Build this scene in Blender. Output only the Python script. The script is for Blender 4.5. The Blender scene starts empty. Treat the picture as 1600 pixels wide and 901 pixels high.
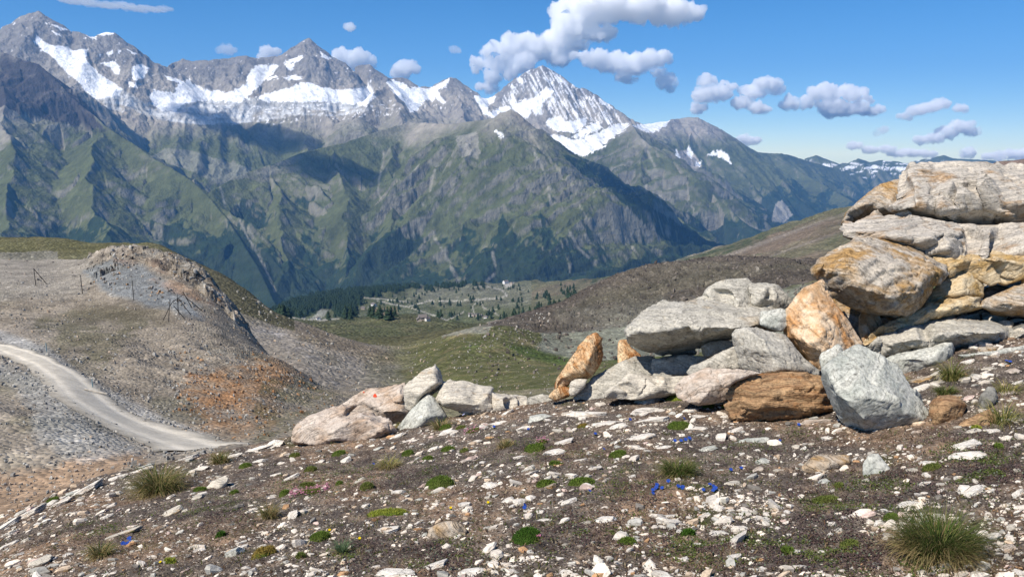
import bpy, bmesh, math, random
import numpy as np
from mathutils import Vector, Matrix
from mathutils.geometry import delaunay_2d_cdt
random.seed(7)
rs = np.random.RandomState(11)
scene = bpy.context.scene
COL = scene.collection

# ------------------------------------------------------------------ camera
F = 1232.0
PIT = math.atan(210.5 / F)
cam_d = bpy.data.cameras.new("camera")
cam = bpy.data.objects.new("camera", cam_d); COL.objects.link(cam)
cam.location = (0, 0, 0)
cam.rotation_euler = (math.radians(90) - PIT, 0, 0)
cam_d.sensor_width = 36.0
cam_d.lens = 36.0 * F / 1600.0
cam_d.clip_start = 0.05
cam_d.clip_end = 90000.0
scene.camera = cam
# ------------------------------------------------------------------ sky, sun, exposure
SUN_AZ, SUN_EL = math.radians(-46), math.radians(50)      # azimuth measured from straight behind towards the right
SUNV = Vector((math.sin(SUN_AZ) * math.cos(SUN_EL), -math.cos(SUN_AZ) * math.cos(SUN_EL), math.sin(SUN_EL)))
w = bpy.data.worlds.new("World"); scene.world = w; w.use_nodes = True
nt = w.node_tree; nt.nodes.clear()
sky = nt.nodes.new("ShaderNodeTexSky"); sky.sky_type = 'NISHITA'; sky.sun_disc = False
sky.sun_elevation = SUN_EL; sky.sun_rotation = math.atan2(SUNV.x, SUNV.y)
sky.altitude = 2900; sky.air_density = 1.0; sky.dust_density = 0.05; sky.ozone_density = 3.0
bg = nt.nodes.new("ShaderNodeBackground"); bg.inputs[1].default_value = 0.085
wo = nt.nodes.new("ShaderNodeOutputWorld")
hsv = nt.nodes.new('ShaderNodeHueSaturation'); hsv.inputs['Saturation'].default_value = 1.34; nt.links.new(sky.outputs[0], hsv.inputs['Color']); nt.links.new(hsv.outputs[0], bg.inputs[0]); nt.links.new(bg.outputs[0], wo.inputs[0])
sl = bpy.data.lights.new("sun", 'SUN'); sl.energy = 4.6; sl.angle = math.radians(0.53); sl.color = (1.0, 0.93, 0.83)
so = bpy.data.objects.new("sun", sl); COL.objects.link(so)
so.rotation_euler = (-SUNV).to_track_quat('-Z', 'Y').to_euler()
scene.view_settings.view_transform = 'Standard'; scene.view_settings.look = 'None'
scene.view_settings.exposure = 0.58; scene.view_settings.gamma = 1.0
scene.cycles.use_denoising = True
scene.cycles.max_bounces = 48; scene.cycles.diffuse_bounces = 2; scene.cycles.glossy_bounces = 1; scene.cycles.volume_bounces = 48
scene.cycles.transparent_max_bounces = 24

# ------------------------------------------------------------------ helpers
def ray(px, py):
    px = np.asarray(px, float); py = np.asarray(py, float)
    x = (px - 800) / F; v = (450.5 - py) / F
    y = math.cos(PIT) + v * math.sin(PIT); z = -math.sin(PIT) + v * math.cos(PIT)
    return x / y, z / y            # u = x/Y, s = z/Y
def pt(px, py, Y):
    u, s = ray(px, py); return float(u * Y), float(Y), float(s * Y)
def proj(x, y, z):
    d = y * math.cos(PIT) - z * math.sin(PIT)
    up = y * math.sin(PIT) + z * math.cos(PIT)
    return 800 + F * x / d, 450.5 - F * up / d
_perm = np.random.RandomState(3).permutation(4096).astype(np.int32)
_gx = np.cos(np.random.RandomState(4).uniform(0, 2 * math.pi, 4096)).astype(np.float32)
_gy = (np.sqrt(1 - _gx ** 2) * np.random.RandomState(5).choice([-1, 1], 4096)).astype(np.float32)
def noise2(x, y, seed=0):
    x, y = np.broadcast_arrays(np.asarray(x, np.float64), np.asarray(y, np.float64))
    xf = np.floor(x); yf = np.floor(y)
    xi = xf.astype(np.int32); yi = yf.astype(np.int32)
    fx = (x - xf).astype(np.float32); fy = (y - yf).astype(np.float32)
    ux = fx * fx * fx * (fx * (fx * 6 - 15) + 10); uy = fy * fy * fy * (fy * (fy * 6 - 15) + 10)
    y0 = _perm[(yi + seed * 131) & 4095]; y1 = _perm[(yi + 1 + seed * 131) & 4095]
    x1 = xi + 1
    def g(ax, p, dx, dy):
        h = _perm[(ax + p) & 4095]; return _gx[h] * dx + _gy[h] * dy
    a = g(xi, y0, fx, fy); b = g(x1, y0, fx - 1, fy)
    c = g(xi, y1, fx, fy - 1); d = g(x1, y1, fx - 1, fy - 1)
    return (a + (b - a) * ux + (c - a) * uy + (a - b - c + d) * ux * uy) * np.float32(1.5)
def fbm(x, y, oct=5, seed=0, gain=0.5, ridged=False):
    s = 0; a = 1; n = 0
    for o in range(oct):
        v = noise2(x, y, seed + o * 17)
        if ridged: v = 1 - 2 * np.abs(v)
        s = s + a * v; n += a; a *= gain; x = x * 2.03 + 11.7; y = y * 2.03 - 5.3
    return s / n
def fbm3(p, oct=4, seed=0, gain=0.5, ridged=False):     # cheap 3-D noise out of three planes
    return (fbm(p[:, 0], p[:, 1], oct, seed, gain, ridged) + fbm(p[:, 1], p[:, 2], oct, seed + 5, gain, ridged) + fbm(p[:, 2], p[:, 0], oct, seed + 9, gain, ridged)) / 1.9
def sst(a, b, x):
    t = np.clip((x - a) / (b - a), 0, 1); return t * t * (3 - 2 * t)
def in_poly(px, py, poly):
    r = np.zeros(px.shape, bool); n = len(poly); j = n - 1
    for i in range(n):
        xi, yi = poly[i]; xj, yj = poly[j]
        c = ((yi > py) != (yj > py)) & (px < (xj - xi) * (py - yi) / ((yj - yi) + 1e-9) + xi)
        r ^= c; j = i
    return r
def line_d(px, py, line):
    d = np.full(px.shape, 1e9)
    for (x0, y0), (x1, y1) in zip(line[:-1], line[1:]):
        dx, dy = x1 - x0, y1 - y0
        t = np.clip(((px - x0) * dx + (py - y0) * dy) / (dx * dx + dy * dy + 1e-9), 0, 1)
        d = np.minimum(d, np.hypot(px - x0 - t * dx, py - y0 - t * dy))
    return d
def mesh_np(name, V, Q, mat=None, cols=None, smooth=True, parent=None, link=True):
    V = np.asarray(V, np.float32); Q = np.asarray(Q, np.int32)
    me = bpy.data.meshes.new(name)
    k = Q.shape[1]
    me.vertices.add(len(V)); me.vertices.foreach_set("co", V.ravel())
    me.loops.add(Q.size); me.loops.foreach_set("vertex_index", Q.ravel())
    me.polygons.add(len(Q)); me.polygons.foreach_set("loop_start", np.arange(0, Q.size, k, dtype=np.int32))
    me.polygons.foreach_set("loop_total", np.full(len(Q), k, np.int32))
    me.polygons.foreach_set("use_smooth", np.full(len(Q), smooth))
    me.update(calc_edges=True)
    if cols is not None:
        a = me.color_attributes.new("col", 'FLOAT_COLOR', 'POINT')
        c = np.ones((len(V), 4), np.float32); c[:, :cols.shape[1]] = cols
        a.data.foreach_set("color", c.ravel())
    if mat: me.materials.append(mat)
    o = bpy.data.objects.new(name, me)
    if link: COL.objects.link(o)
    if parent: o.parent = parent
    return o
def grid_quads(nr, nc, mask=None):
    i = np.arange(nr - 1)[:, None] * nc + np.arange(nc - 1)[None, :]
    q = np.stack([i, i + 1, i + nc + 1, i + nc], -1).reshape(-1, 4)
    return q
def tag(o, label=None, cat=None, group=None, kind=None):
    if label: o['label'] = label
    if cat: o['category'] = cat
    if group: o['group'] = group
    if kind: o['kind'] = kind
    return o
class NT:
    def __init__(s, name):
        s.m = bpy.data.materials.new(name); s.m.use_nodes = True; s.t = s.m.node_tree; s.t.nodes.clear()
        s.out = s.t.nodes.new("ShaderNodeOutputMaterial")
        s.m.volume_intersection_method if hasattr(s.m, 'volume_intersection_method') else None
    def n(s, ty, _inp=None, **kw):
        nd = s.t.nodes.new(ty)
        for k, v in kw.items(): setattr(nd, k, v)
        if _inp:
            for k, v in _inp.items():
                if isinstance(v, bpy.types.NodeSocket): s.t.links.new(v, nd.inputs[k])
                else: nd.inputs[k].default_value = v
        return nd
    def math(s, op, a, b=0.0, clamp=False):
        nd = s.n("ShaderNodeMath", {0: a, 1: b}, operation=op); nd.use_clamp = clamp; return nd.outputs[0]
    def mix(s, fac, a, b, mode='MIX'):
        nd = s.n("ShaderNodeMix", None, data_type='RGBA', blend_type=mode)
        for k, v in ((0, fac), (6, a), (7, b)):
            if isinstance(v, bpy.types.NodeSocket): s.t.links.new(v, nd.inputs[k])
            else: nd.inputs[k].default_value = (tuple(v) + (1,) if k > 0 and len(v) == 3 else v)
        return nd.outputs[2]
    def noise(s, vec, scale, detail=4, rough=0.6, dist=0.0):
        return s.n("ShaderNodeTexNoise", {'Vector': vec, 'Scale': scale, 'Detail': detail, 'Roughness': rough, 'Distortion': dist}).outputs[0]
    def ramp(s, fac, stops):
        nd = s.n("ShaderNodeValToRGB", {0: fac}); el = nd.color_ramp.elements
        while len(el) < len(stops): el.new(0.5)
        for e, (p, c) in zip(el, stops):
            e.position = p; e.color = (c, c, c, 1) if isinstance(c, (int, float)) else tuple(c) + (1,)
        return nd.outputs[0]
    def mrange(s, v, a, b, c=0.0, d=1.0):
        return s.n("ShaderNodeMapRange", {0: v, 1: a, 2: b, 3: c, 4: d}).outputs[0]
    def scale(s, vec, sc, rot=(0, 0, 0)):
        return s.n("ShaderNodeMapping", {'Vector': vec, 'Scale': sc, 'Rotation': rot}).outputs[0]
    def bump(s, h, strength, dist, nrm=None):
        i = {'Height': h, 'Strength': strength, 'Distance': dist}
        if nrm is not None: i['Normal'] = nrm
        return s.n("ShaderNodeBump", i).outputs[0]
    def finish(s, col, rough=0.9, nrm=None, spec=0.2):
        i = {'Base Color': col, 'Roughness': rough, 'Specular IOR Level': spec}
        if not isinstance(col, bpy.types.NodeSocket): i['Base Color'] = tuple(col) + (1,)
        if nrm is not None: i['Normal'] = nrm
        b = s.n("ShaderNodeBsdfPrincipled", i); s.t.links.new(b.outputs[0], s.out.inputs[0]); return s.m

# ------------------------------------------------------------------ materials for far ground
def far_mat():
    t = NT("mountain_rock"); pos = t.n("ShaderNodeNewGeometry").outputs['Position']
    at = t.n("ShaderNodeAttribute", attribute_name="col").outputs['Color']
    n1 = t.noise(pos, 0.012, 6, 0.65); n2 = t.noise(t.scale(pos, (1, 1, 0.35)), 0.03, 4, 0.6)
    c = t.mix(1.0, at, t.ramp(n1, [(0.25, 0.68), (0.5, 1.0), (0.75, 1.35)]), 'MULTIPLY')
    h = t.math('ADD', n1, t.math('MULTIPLY', n2, 0.6))
    return t.finish(c, 0.95, t.bump(h, 0.8, 40.0), 0.05)
def mid_mat(name, s1, s2, bd, vor=0.55):
    t = NT(name); pos = t.n("ShaderNodeNewGeometry").outputs['Position']
    at = t.n("ShaderNodeAttribute", attribute_name="col").outputs['Color']
    vo = t.n("ShaderNodeTexVoronoi", {'Vector': t.scale(pos, (1, 1, 1.6)), 'Scale': s1, 'Randomness': 1.0})
    vo2 = t.n("ShaderNodeTexVoronoi", {'Vector': pos, 'Scale': s2, 'Randomness': 1.0})
    cell = t.n("ShaderNodeSeparateColor", {0: vo.outputs['Color']}).outputs[0]
    cell2 = t.n("ShaderNodeSeparateColor", {0: vo2.outputs['Color']}).outputs[1]
    nn = t.noise(pos, s2 * 0.12, 5, 0.65)
    f = t.ramp(cell, [(0.0, 0.50), (0.55, 0.85), (0.86, 1.15), (1.0, 2.1)])
    f2 = t.ramp(cell2, [(0.0, 0.62), (0.6, 0.95), (0.9, 1.2), (1.0, 1.7)])
    f3 = t.ramp(nn, [(0.3, 0.7), (0.5, 1.0), (0.7, 1.3)])
    c = t.mix(vor, at, t.mix(1.0, at, f, 'MULTIPLY')); c = t.mix(vor, c, t.mix(1.0, c, f2, 'MULTIPLY'))
    c = t.mix(1.0, c, f3, 'MULTIPLY')
    h = t.math('ADD', t.math('MULTIPLY', vo.outputs['Distance'], -1.0), t.math('MULTIPLY', nn, 2.0))
    return t.finish(c, 0.95, t.bump(h, 0.8, bd), 0.08)
# ------------------------------------------------------------------ the mountains
RIDGES = [   # (slope, flute, seed, [(px, py, km)...])
 (0.62, 0.13, 1, [(-420,60,11.5),(-200,80,10.8),(-60,62,10.5),(0,50,10.2),(28,30,10.1),(52,21,10),(60,18,10),(70,24,10),(78,34,10),(95,44,10),(110,49,10),(125,52,10),(135,56,10),(150,58,10.1),(160,50,10.2),(168,47,10.2),(178,50,10.2),(186,58,10.3),(200,68,10.3),(215,82,10.4),(240,97,10.5),(258,110,10.6),(270,99,10.9),(285,92,11),(300,97,11),(325,96,11),(345,93,11.1),(370,90,11.2),(385,89,11.2),(400,92,11.3),(420,91,11.4),(440,88,11.5),(455,75,11.6),(468,68,11.7),(475,64,11.7),(483,61,11.7),(492,67,11.7),(500,82,11.7),(512,92,11.7),(525,96,11.8),(535,99,11.8),(548,108,11.8),(565,104,11.9),(577,102,11.9),(590,115,12),(600,123,12),(612,123,12.2),(628,121,12.3),(640,126,12.3),(655,136,12.3),(670,137,12.4),(685,130,12.5),(702,121,12.5),(715,125,12.6),(728,140,12.8),(742,150,13.2),(755,152,13.5),(775,150,13.7),(790,137,13.8),(805,122,13.9),(820,114,13.9),(835,108,14),(848,103,14),(858,107,14),(880,120,14),(900,135,14),(920,142,14),(935,150,14),(950,158,14),(960,168,14),(970,182,14.1),(985,191,14.2),(1005,193,14.4),(1030,188,14.6),(1047,188,14.8),(1060,186,15),(1075,184,15),(1090,184,15),(1105,192,15),(1130,205,15.2),(1150,217,15.4),(1165,228,15.6),(1185,238,15.8),(1200,240,16),(1215,239,16),(1240,245,16.4),(1260,251,16.8),(1300,262,17.5),(1400,280,18.5)]),
 # far snowy range
 (0.5, 0.3, 2, [(1100,262,18.4),(1200,256,18.4),(1250,250,18.4),(1262,246,18.4),(1275,243,18.4),(1288,248,18.4),(1300,252,18.4),(1312,257,18.6),(1325,255,18.6),(1340,248,18.6),(1350,251,18.8),(1360,254,18.8),(1380,250,18.8),(1400,252,18.8),(1415,255,18.8),(1440,249,18.8),(1460,246,18.8),(1475,243,18.8),(1490,248,18.8),(1560,252,18.8),(1600,250,18.8),(1700,245,18.8),(2100,230,18.8)]),
 # dark rocky peak on the left and its spur
 (0.80, 0.35, 3, [(-420,120,8.6),(-200,95,8.4),(-60,84,8.2),(0,82,8.0),(30,92,7.95),(60,103,7.9),(90,130,7.8),(120,160,7.7),(150,186,7.6),(165,200,7.5),(190,215,7.4),(230,240,7.2),(270,265,7.0),(300,285,6.9),(330,312,6.7),(352,340,6.5),(375,375,6.3),(400,415,6.0),(415,445,5.8),(432,480,5.5)]),
 (0.75, 0.2, 4, [(0,82,8.0),(10,190,6.9),(20,260,6.1),(30,330,5.6),(30,400,5.1)]),
 (0.75, 0.2, 5, [(150,186,7.6),(140,240,6.7),(150,300,6.1),(170,370,5.5)]),
 (0.6, 0.28, 6, [(-420,120,8.6),(-300,250,6.5),(-250,350,5.5)]),
 # spur of the north-west group down to the glacier basin
 (0.85, 0.3, 7, [(168,48,10.2),(175,90,9.9),(200,130,9.5),(225,165,9.1),(235,185,8.9)]),
 (0.9, 0.3, 8, [(215,82,10.4),(250,125,10.0),(280,145,9.8)]),
 (0.8, 0.3, 9, [(385,89,11.2),(385,140,10.6)]),
 (0.85, 0.3, 10, [(483,62,11.7),(470,95,11.3),(420,125,10.8),(395,160,10.2)]),
 (0.85, 0.3, 11, [(483,62,11.7),(500,110,11.2),(510,135,10.9)]),
 (0.85, 0.3, 12, [(600,132,10.6),(585,145,10.2),(560,175,9.7)]),
 (0.85, 0.3, 13, [(600,132,10.6),(625,160,10.1),(640,190,9.4)]),
 (0.9, 0.3, 14, [(702,121,12.5),(715,160,11.8),(725,180,11.2),(740,190,10.8)]),
 (0.8, 0.3, 15, [(848,103,14),(825,150,13.4),(805,185,12.6)]),
 (0.9, 0.35, 16, [(848,103,14),(850,160,13.1),(835,200,12.2),(850,235,11.0)]),
 (0.9, 0.3, 17, [(960,168,14),(948,190,13.2),(900,225,12.2)]),
 # the middle mass
 (0.62, 0.30, 20, [(330,300,6.8),(345,292,7.0),(365,278,7.2),(390,268,7.4),(420,258,7.6),(480,238,8),(560,217,8.5),(640,192,9)]),
 (0.62, 0.30, 20, [(640,192,9),(700,196,8.5),(740,192,8.3),(770,186,8.1),(785,178,8.05),(798,172,8),(810,180,7.95),(830,200,7.9),(850,220,7.85),(872,238,7.8),(900,263,7.6),(930,290,7.4),(965,320,7.2),(1000,350,7),(1030,374,6.8),(1060,396,6.6),(1100,425,6.3)]),
 (0.84, 0.20, 21, [(640,192,9),(610,250,8.0),(600,310,7.4),(625,370,6.8),(650,430,6.2)]),
 (0.84, 0.20, 22, [(420,258,7.6),(440,310,7.0),(445,380,6.4),(450,450,5.9)]),
 (0.84, 0.20, 23, [(520,228,8.2),(530,300,7.3),(545,370,6.7),(560,440,6.2)]),
 (0.84, 0.20, 24, [(740,192,8.3),(735,250,7.6),(745,330,7.0),(760,400,6.5),(765,450,6.2)]),
 (0.84, 0.20, 25, [(798,172,8),(790,230,7.55),(800,310,7.1),(815,380,6.6),(825,440,6.2)]),
 (0.84, 0.20, 26, [(830,200,7.9),(850,270,7.4),(875,350,6.9),(895,430,6.3)]),
 (0.84, 0.20, 27, [(872,238,7.8),(905,310,7.2),(940,380,6.7),(965,440,6.3)]),
 (0.84, 0.20, 28, [(930,290,7.4),(975,360,6.9),(1010,420,6.5)]),
 # spur behind it
 (0.62, 0.3, 30, [(870,262,9.6),(885,243,9.6),(900,246,9.5),(925,252,9.4),(950,262,9.2),(990,292,9.0),(1030,320,8.7),(1070,348,8.4),(1110,374,8.1),(1150,398,7.8),(1200,430,7.4)]),
 (0.84, 0.20, 31, [(950,262,9.2),(985,330,8.5),(1020,380,8.0)]),
 (0.62, 0.3, 32, [(985,191,14.2),(988,198,12),(1000,214,11.6),(1022,232,11.3),(1050,250,11),(1080,272,10.7),(1110,300,10.4),(1140,328,10.0),(1165,350,9.7),(1185,366,9.4),(1230,400,9)]),
 (0.84, 0.20, 36, [(1000,214,11.6),(1010,280,10.6),(1060,345,9.8)]),
 (0.84, 0.20, 33, [(1085,184,15),(1120,225,14.4),(1160,270,13.6),(1200,315,12.8),(1240,355,12)]),
 (0.84, 0.20, 37, [(1085,184,15),(1070,220,14.2),(1080,262,13.4),(1120,310,12.6)]),
 (0.60, 0.3, 34, [(1200,240,16),(1240,262,15.4),(1280,285,14.8),(1320,308,14.2),(1350,326,13.6),(1400,350,13)]),
 (0.60, 0.3, 35, [(1260,251,16.8),(1310,275,18),(1345,290,17.4),(1380,310,16.5)]),
]
def mountain_z(x, y):
    x = x.astype(np.float64); y = y.astype(np.float64)
    wx = fbm(x / 1000, y / 1000, 5, 71, 0.55) * 150; wy = fbm(x / 1000, y / 1000, 5, 72, 0.55) * 150
    best = np.full(x.shape, -1250.0) + 40 * fbm(x / 700, y / 700, 3, 5)
    bestd = np.full(x.shape, 3000.0)
    for slope, flute, seed, line in RIDGES:
        P = np.array([pt(a, b, c * 1000) for a, b, c in line])
        reach = (P[:, 2].max() + 1100) / slope
        lo = P[:, :2].min(0) - reach; hi = P[:, :2].max(0) + reach
        I = np.nonzero((x > lo[0]) & (x < hi[0]) & (y > lo[1]) & (y < hi[1]))[0]
        wk = 1.6 if seed not in (1, 2, 3, 20, 30, 32, 34) else 0.0
        xx = (x[I] + wk * wx[I]).astype(np.float32); yy = (y[I] + wk * wy[I]).astype(np.float32)
        s0 = 0.0; bz = np.full(xx.shape, -1e9, np.float32); bs = np.zeros_like(bz); bd = np.full_like(bz, 1e9)
        for A, B in zip(P[:-1], P[1:]):
            dx, dy = np.float32(B[0] - A[0]), np.float32(B[1] - A[1]); L2 = dx * dx + dy * dy; L = np.sqrt(L2)
            t = ((xx - np.float32(A[0])) * dx + (yy - np.float32(A[1])) * dy) / L2; tc = np.clip(t, 0, 1)
            d = np.hypot(xx - np.float32(A[0]) - tc * dx, yy - np.float32(A[1]) - tc * dy)
            z = np.float32(A[2]) + np.float32(B[2] - A[2]) * tc - np.float32(slope) * d
            m = z > bz
            bz = np.where(m, z, bz); bd = np.where(m, d, bd)
        dv = P[-1, :2] - P[0, :2]; dv = dv / np.linalg.norm(dv); bs = (xx - P[0, 0]) * dv[0] + (yy - P[0, 1]) * dv[1]
        bz = bz - 0.42 * 480 * (1 - np.exp(-bd / 480))
        if wk: bz = bz - 90 * (0.5 + fbm(bs / 500 + seed, bs * 0 + seed, 3, 77)) * np.exp(-bd / 300)
        J = bz > best[I] - 330
        I = I[J]; bz = bz[J]; bs = bs[J]; bd = bd[J]
        wf = sst(0, 500, bd)
        ss = bs + wx[I] * wf * 1.2
        fl = fbm(ss / 460 + seed * 13.1, bd / 2600 + seed, 3, seed + 40, 0.45, True)     # ribs running down from the crest
        bz = bz + (fl - 0.25) * flute * 2.1 * np.minimum(bd, 650) * sst(0, 260, bd) * 0.75
        k = 26.0
        b0 = best[I]; dd = bz - b0
        m = bz > b0
        best[I] = np.maximum(b0, bz) + np.where(np.abs(dd) < k, (k - np.abs(dd)) ** 2 / (4 * k), 0)
        bestd[I] = np.where(m, bd, bestd[I])
    nf = 0.22 + 0.78 * sst(0, 350, bestd)
    best += nf * 100 * (fbm(x / 720 + wx / 300, y / 720, 6, 90, 0.48, True) - 0.2)
    best += (0.35 + 0.65 * nf) * (10 + 18 * sst(-200, 500, best)) * fbm(x / 130, y / 130, 4, 93, 0.6, True)
    # rock steps: gentle terracing
    tr = 110.0; q = best / tr + 1.6 * fbm(x / 1500, y / 1500, 3, 31) + 0.5 * fbm(x / 250, y / 250, 3, 32); fr = q - np.floor(q)
    best += 0.22 * tr * (sst(0.2, 0.8, fr) - fr) * sst(-1150, -300, best) * sst(-0.1, 0.4, fbm(x / 1100, y / 1100, 3, 33))
    return best, bestd
import time
_t0 = time.time()
def lap(s): print('LAP', s, round(time.time() - _t0, 1), flush=True)
def make_mountains():
    U = np.concatenate([np.linspace(-1.15, -0.69, 60)[:-1], np.linspace(-0.69, 0.69, 1380), np.linspace(0.69, 1.15, 60)[1:]])
    Y = [4600.0]
    while Y[-1] < 20200:
        y = Y[-1]
        Y.append(y + (11.5 if y < 9000 else 15 if y < 12500 else 24 if y < 17000 else 40))
    Y = np.array(Y)
    uu, yy = np.meshgrid(U, Y); X = uu * yy
    z, bd = mountain_z(X.ravel(), yy.ravel()); Z = z.reshape(X.shape); bd = bd.reshape(X.shape)
    # colours
    dzx = np.gradient(Z, axis=1) / np.maximum(np.gradient(X, axis=1), 1e-3); dzy = np.gradient(Z, axis=0) / np.gradient(yy, axis=0)
    slope = np.hypot(dzx, dzy)
    PX, PY = proj(X, yy, Z)
    n1 = fbm(X / 260, yy / 260, 5, 201, 0.6); n2 = fbm(X / 900, yy / 900, 4, 202); n3 = fbm(X / 60, yy / 60, 3, 203, 0.6)
    hs = fbm(X / 420 + 3, (Z + 160 * n2) / 70, 4, 204, 0.6) * sst(-0.5, 0.6, n2)     # level strata
    C = np.zeros(X.shape + (3,))
    def lay(mask, col):
        m = np.clip(mask, 0, 1)[..., None]; C[:] = C * (1 - m) + np.array(col) * m
    grass = np.array([0.092, 0.104, 0.046])
    C[:] = grass * (1 + 0.35 * n1 + 0.25 * n2)[..., None]
    lay(sst(-0.1, 0.5, n2 + 0.4 * hs) * 0.5, (0.12, 0.125, 0.06))
    rk = hs * 0.6 + n1 * 0.45 + 0.6 * n2 + (slope - 0.95) * 0.55 + 0.25 * sst(-500, -950, Z) + 0.12 * n3
    lay(sst(0.12, 0.5, rk + 0.12 * n3) * 0.6, (0.19, 0.178, 0.145)); lay(sst(0.42, 0.8, rk + 0.2 * n3) * 0.5, (0.27, 0.25, 0.21))
    # upper rock
    up = sst(40, 520, Z + 260 * n2 + 130 * n1)
    up = np.maximum(up, 0.9 * sst(5000, 7000, yy * 0) )
    lay(up, (0.30, 0.275, 0.235)); lay(up * sst(0.0, 0.4, n1 + 0.5 * hs) * 0.7, (0.16, 0.145, 0.13)); lay(up * sst(0.1, 0.5, n2) * 0.6, (0.38, 0.335, 0.275)); lay(up * sst(0.15, 0.5, n3) * 0.5, (0.13, 0.12, 0.11))
    # dark rocky peak on the left
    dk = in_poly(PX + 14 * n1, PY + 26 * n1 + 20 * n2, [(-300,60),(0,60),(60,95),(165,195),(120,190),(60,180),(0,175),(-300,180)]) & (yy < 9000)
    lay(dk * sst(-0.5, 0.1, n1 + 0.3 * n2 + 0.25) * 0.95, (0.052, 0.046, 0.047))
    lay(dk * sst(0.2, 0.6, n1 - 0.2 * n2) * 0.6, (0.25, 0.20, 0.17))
    # woods: low ground, running down the slopes; one band also holds painted cloud shade
    fo = sst(0.03, 0.16, n1 * 0.7 + n2 * 0.9 + n3 * 0.35 + sst(-350, -950, Z) * 0.50 - 0.22 - 0.5 * sst(-420, -250, Z))
    for poly in ([(470,380),(500,400),(560,440),(420,440),(440,420)], [(635,415),(665,405),(705,440),(625,442)], [(725,345),(750,360),(752,440),(745,440),(715,395)], [(785,330),(815,380),(825,430),(790,432),(770,400)],
                 [(845,330),(900,420),(880,430),(850,390)], [(905,330),(960,410),(940,420)], [(875,240),(925,252),(990,300),(1090,370),(1150,400),(1100,410),(1050,385),(980,320),(920,280)]):  # last band: cloud shade on the spur painted in together with its woods
        m = in_poly(PX + 12 * n1, PY + 16 * n2, poly); fo = np.maximum(fo, m * sst(-0.5, -0.1, n3 + n1))
    lay(fo * 0.92, (0.018, 0.034, 0.018))
    # scree runnels and torrents
    for wd, ln in ((3.5, [(660,318),(672,345),(680,375),(695,400),(716,436)]), (2.5, [(697,228),(690,250),(676,270),(672,298)]), (2, [(655,258),(640,275),(648,290)]), (2.2, [(835,238),(848,262),(858,300),(862,322)]), (1.6, [(885,262),(893,290),(905,320),(918,345)]),
                   (2.2, [(340,280),(347,300),(352,322)]), (1.8, [(375,345),(390,375),(405,400),(420,430),(430,455)]), (2.2, [(890,360),(902,385),(920,402)]), (1.6, [(600,240),(590,300),(605,330)]), (1.8, [(998,195),(1010,232),(1024,260)]),
                   (1.4, [(1005,280),(1010,300)]), (1.4, [(1030,305),(1034,322)]), (1.5, [(1075,315),(1090,335)]), (5, [(735,215),(728,235),(745,245)]), (3, [(760,440),(775,425),(770,395)])):
        d = line_d(PX + 3 * n1, PY, ln); lay(sst(wd + .8, wd * .4, d) * sst(-.5, .1, n1 + n3) * (yy < 12500) * 0.6, (0.32, 0.30, 0.255))
    lay(sst(0.45, 0.8, fbm(PX / 14.0, Z / 500, 3, 207)) * sst(-950, -600, Z) * (1 - up) * 0.0, (0.3, 0.28, 0.25))
    scree = in_poly(PX + 8 * n1, PY + 6 * n2, [(235,245),(260,232),(300,235),(350,250),(395,262),(380,280),(340,285),(290,265)]); lay(scree * 0.6, (0.24, 0.235, 0.2))
    scree = in_poly(PX + 6 * n1, PY + 6 * n2, [(712,212),(745,205),(752,240),(722,246)]); lay(scree * 0.6, (0.30, 0.28, 0.25))
    scree = in_poly(PX + 3 * n1, PY, [(1050,262),(1058,238),(1078,232),(1098,258),(1080,270)]) & (yy > 12000); lay(scree * 0.9, (0.36, 0.33, 0.30))
    scree = in_poly(PX + 3 * n1, PY, [(1205,345),(1212,318),(1222,312),(1240,335),(1225,348)]); lay(scree * 0.6, (0.40, 0.37, 0.33))
    hi = up * sst(850, 1150, Z + 120 * n1); lay(hi * 0.6, (0.175, 0.165, 0.155))
    icb = in_poly(PX + 8 * n1, PY + 7 * n2, [(225,160),(262,172),(320,160),(380,162),(430,168),(570,160),(580,172),(520,184),(470,180),(400,190),(330,196),(270,192),(235,182)]) | in_poly(PX + 8 * n1, PY + 7 * n2, [(140,148),(200,150),(212,168),(190,178),(160,168)])
    ice = in_poly(PX + 8 * n1, PY + 6 * n2, [(140,150),(195,168),(240,188),(300,196),(385,190),(410,170),(560,170),(570,158),(480,150),(350,156),(290,160),(250,180),(190,140)]) & (yy > 8700)
    lay(ice * 0.75, (0.38, 0.385, 0.38)); lay(icb * (yy > 8700) * sst(-.35, .25, fbm(X / 120, Z / 60, 4, 220, .6)) * 0.85, (0.56, 0.575, 0.585))
    # snow
    snow = np.zeros(X.shape)
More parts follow.
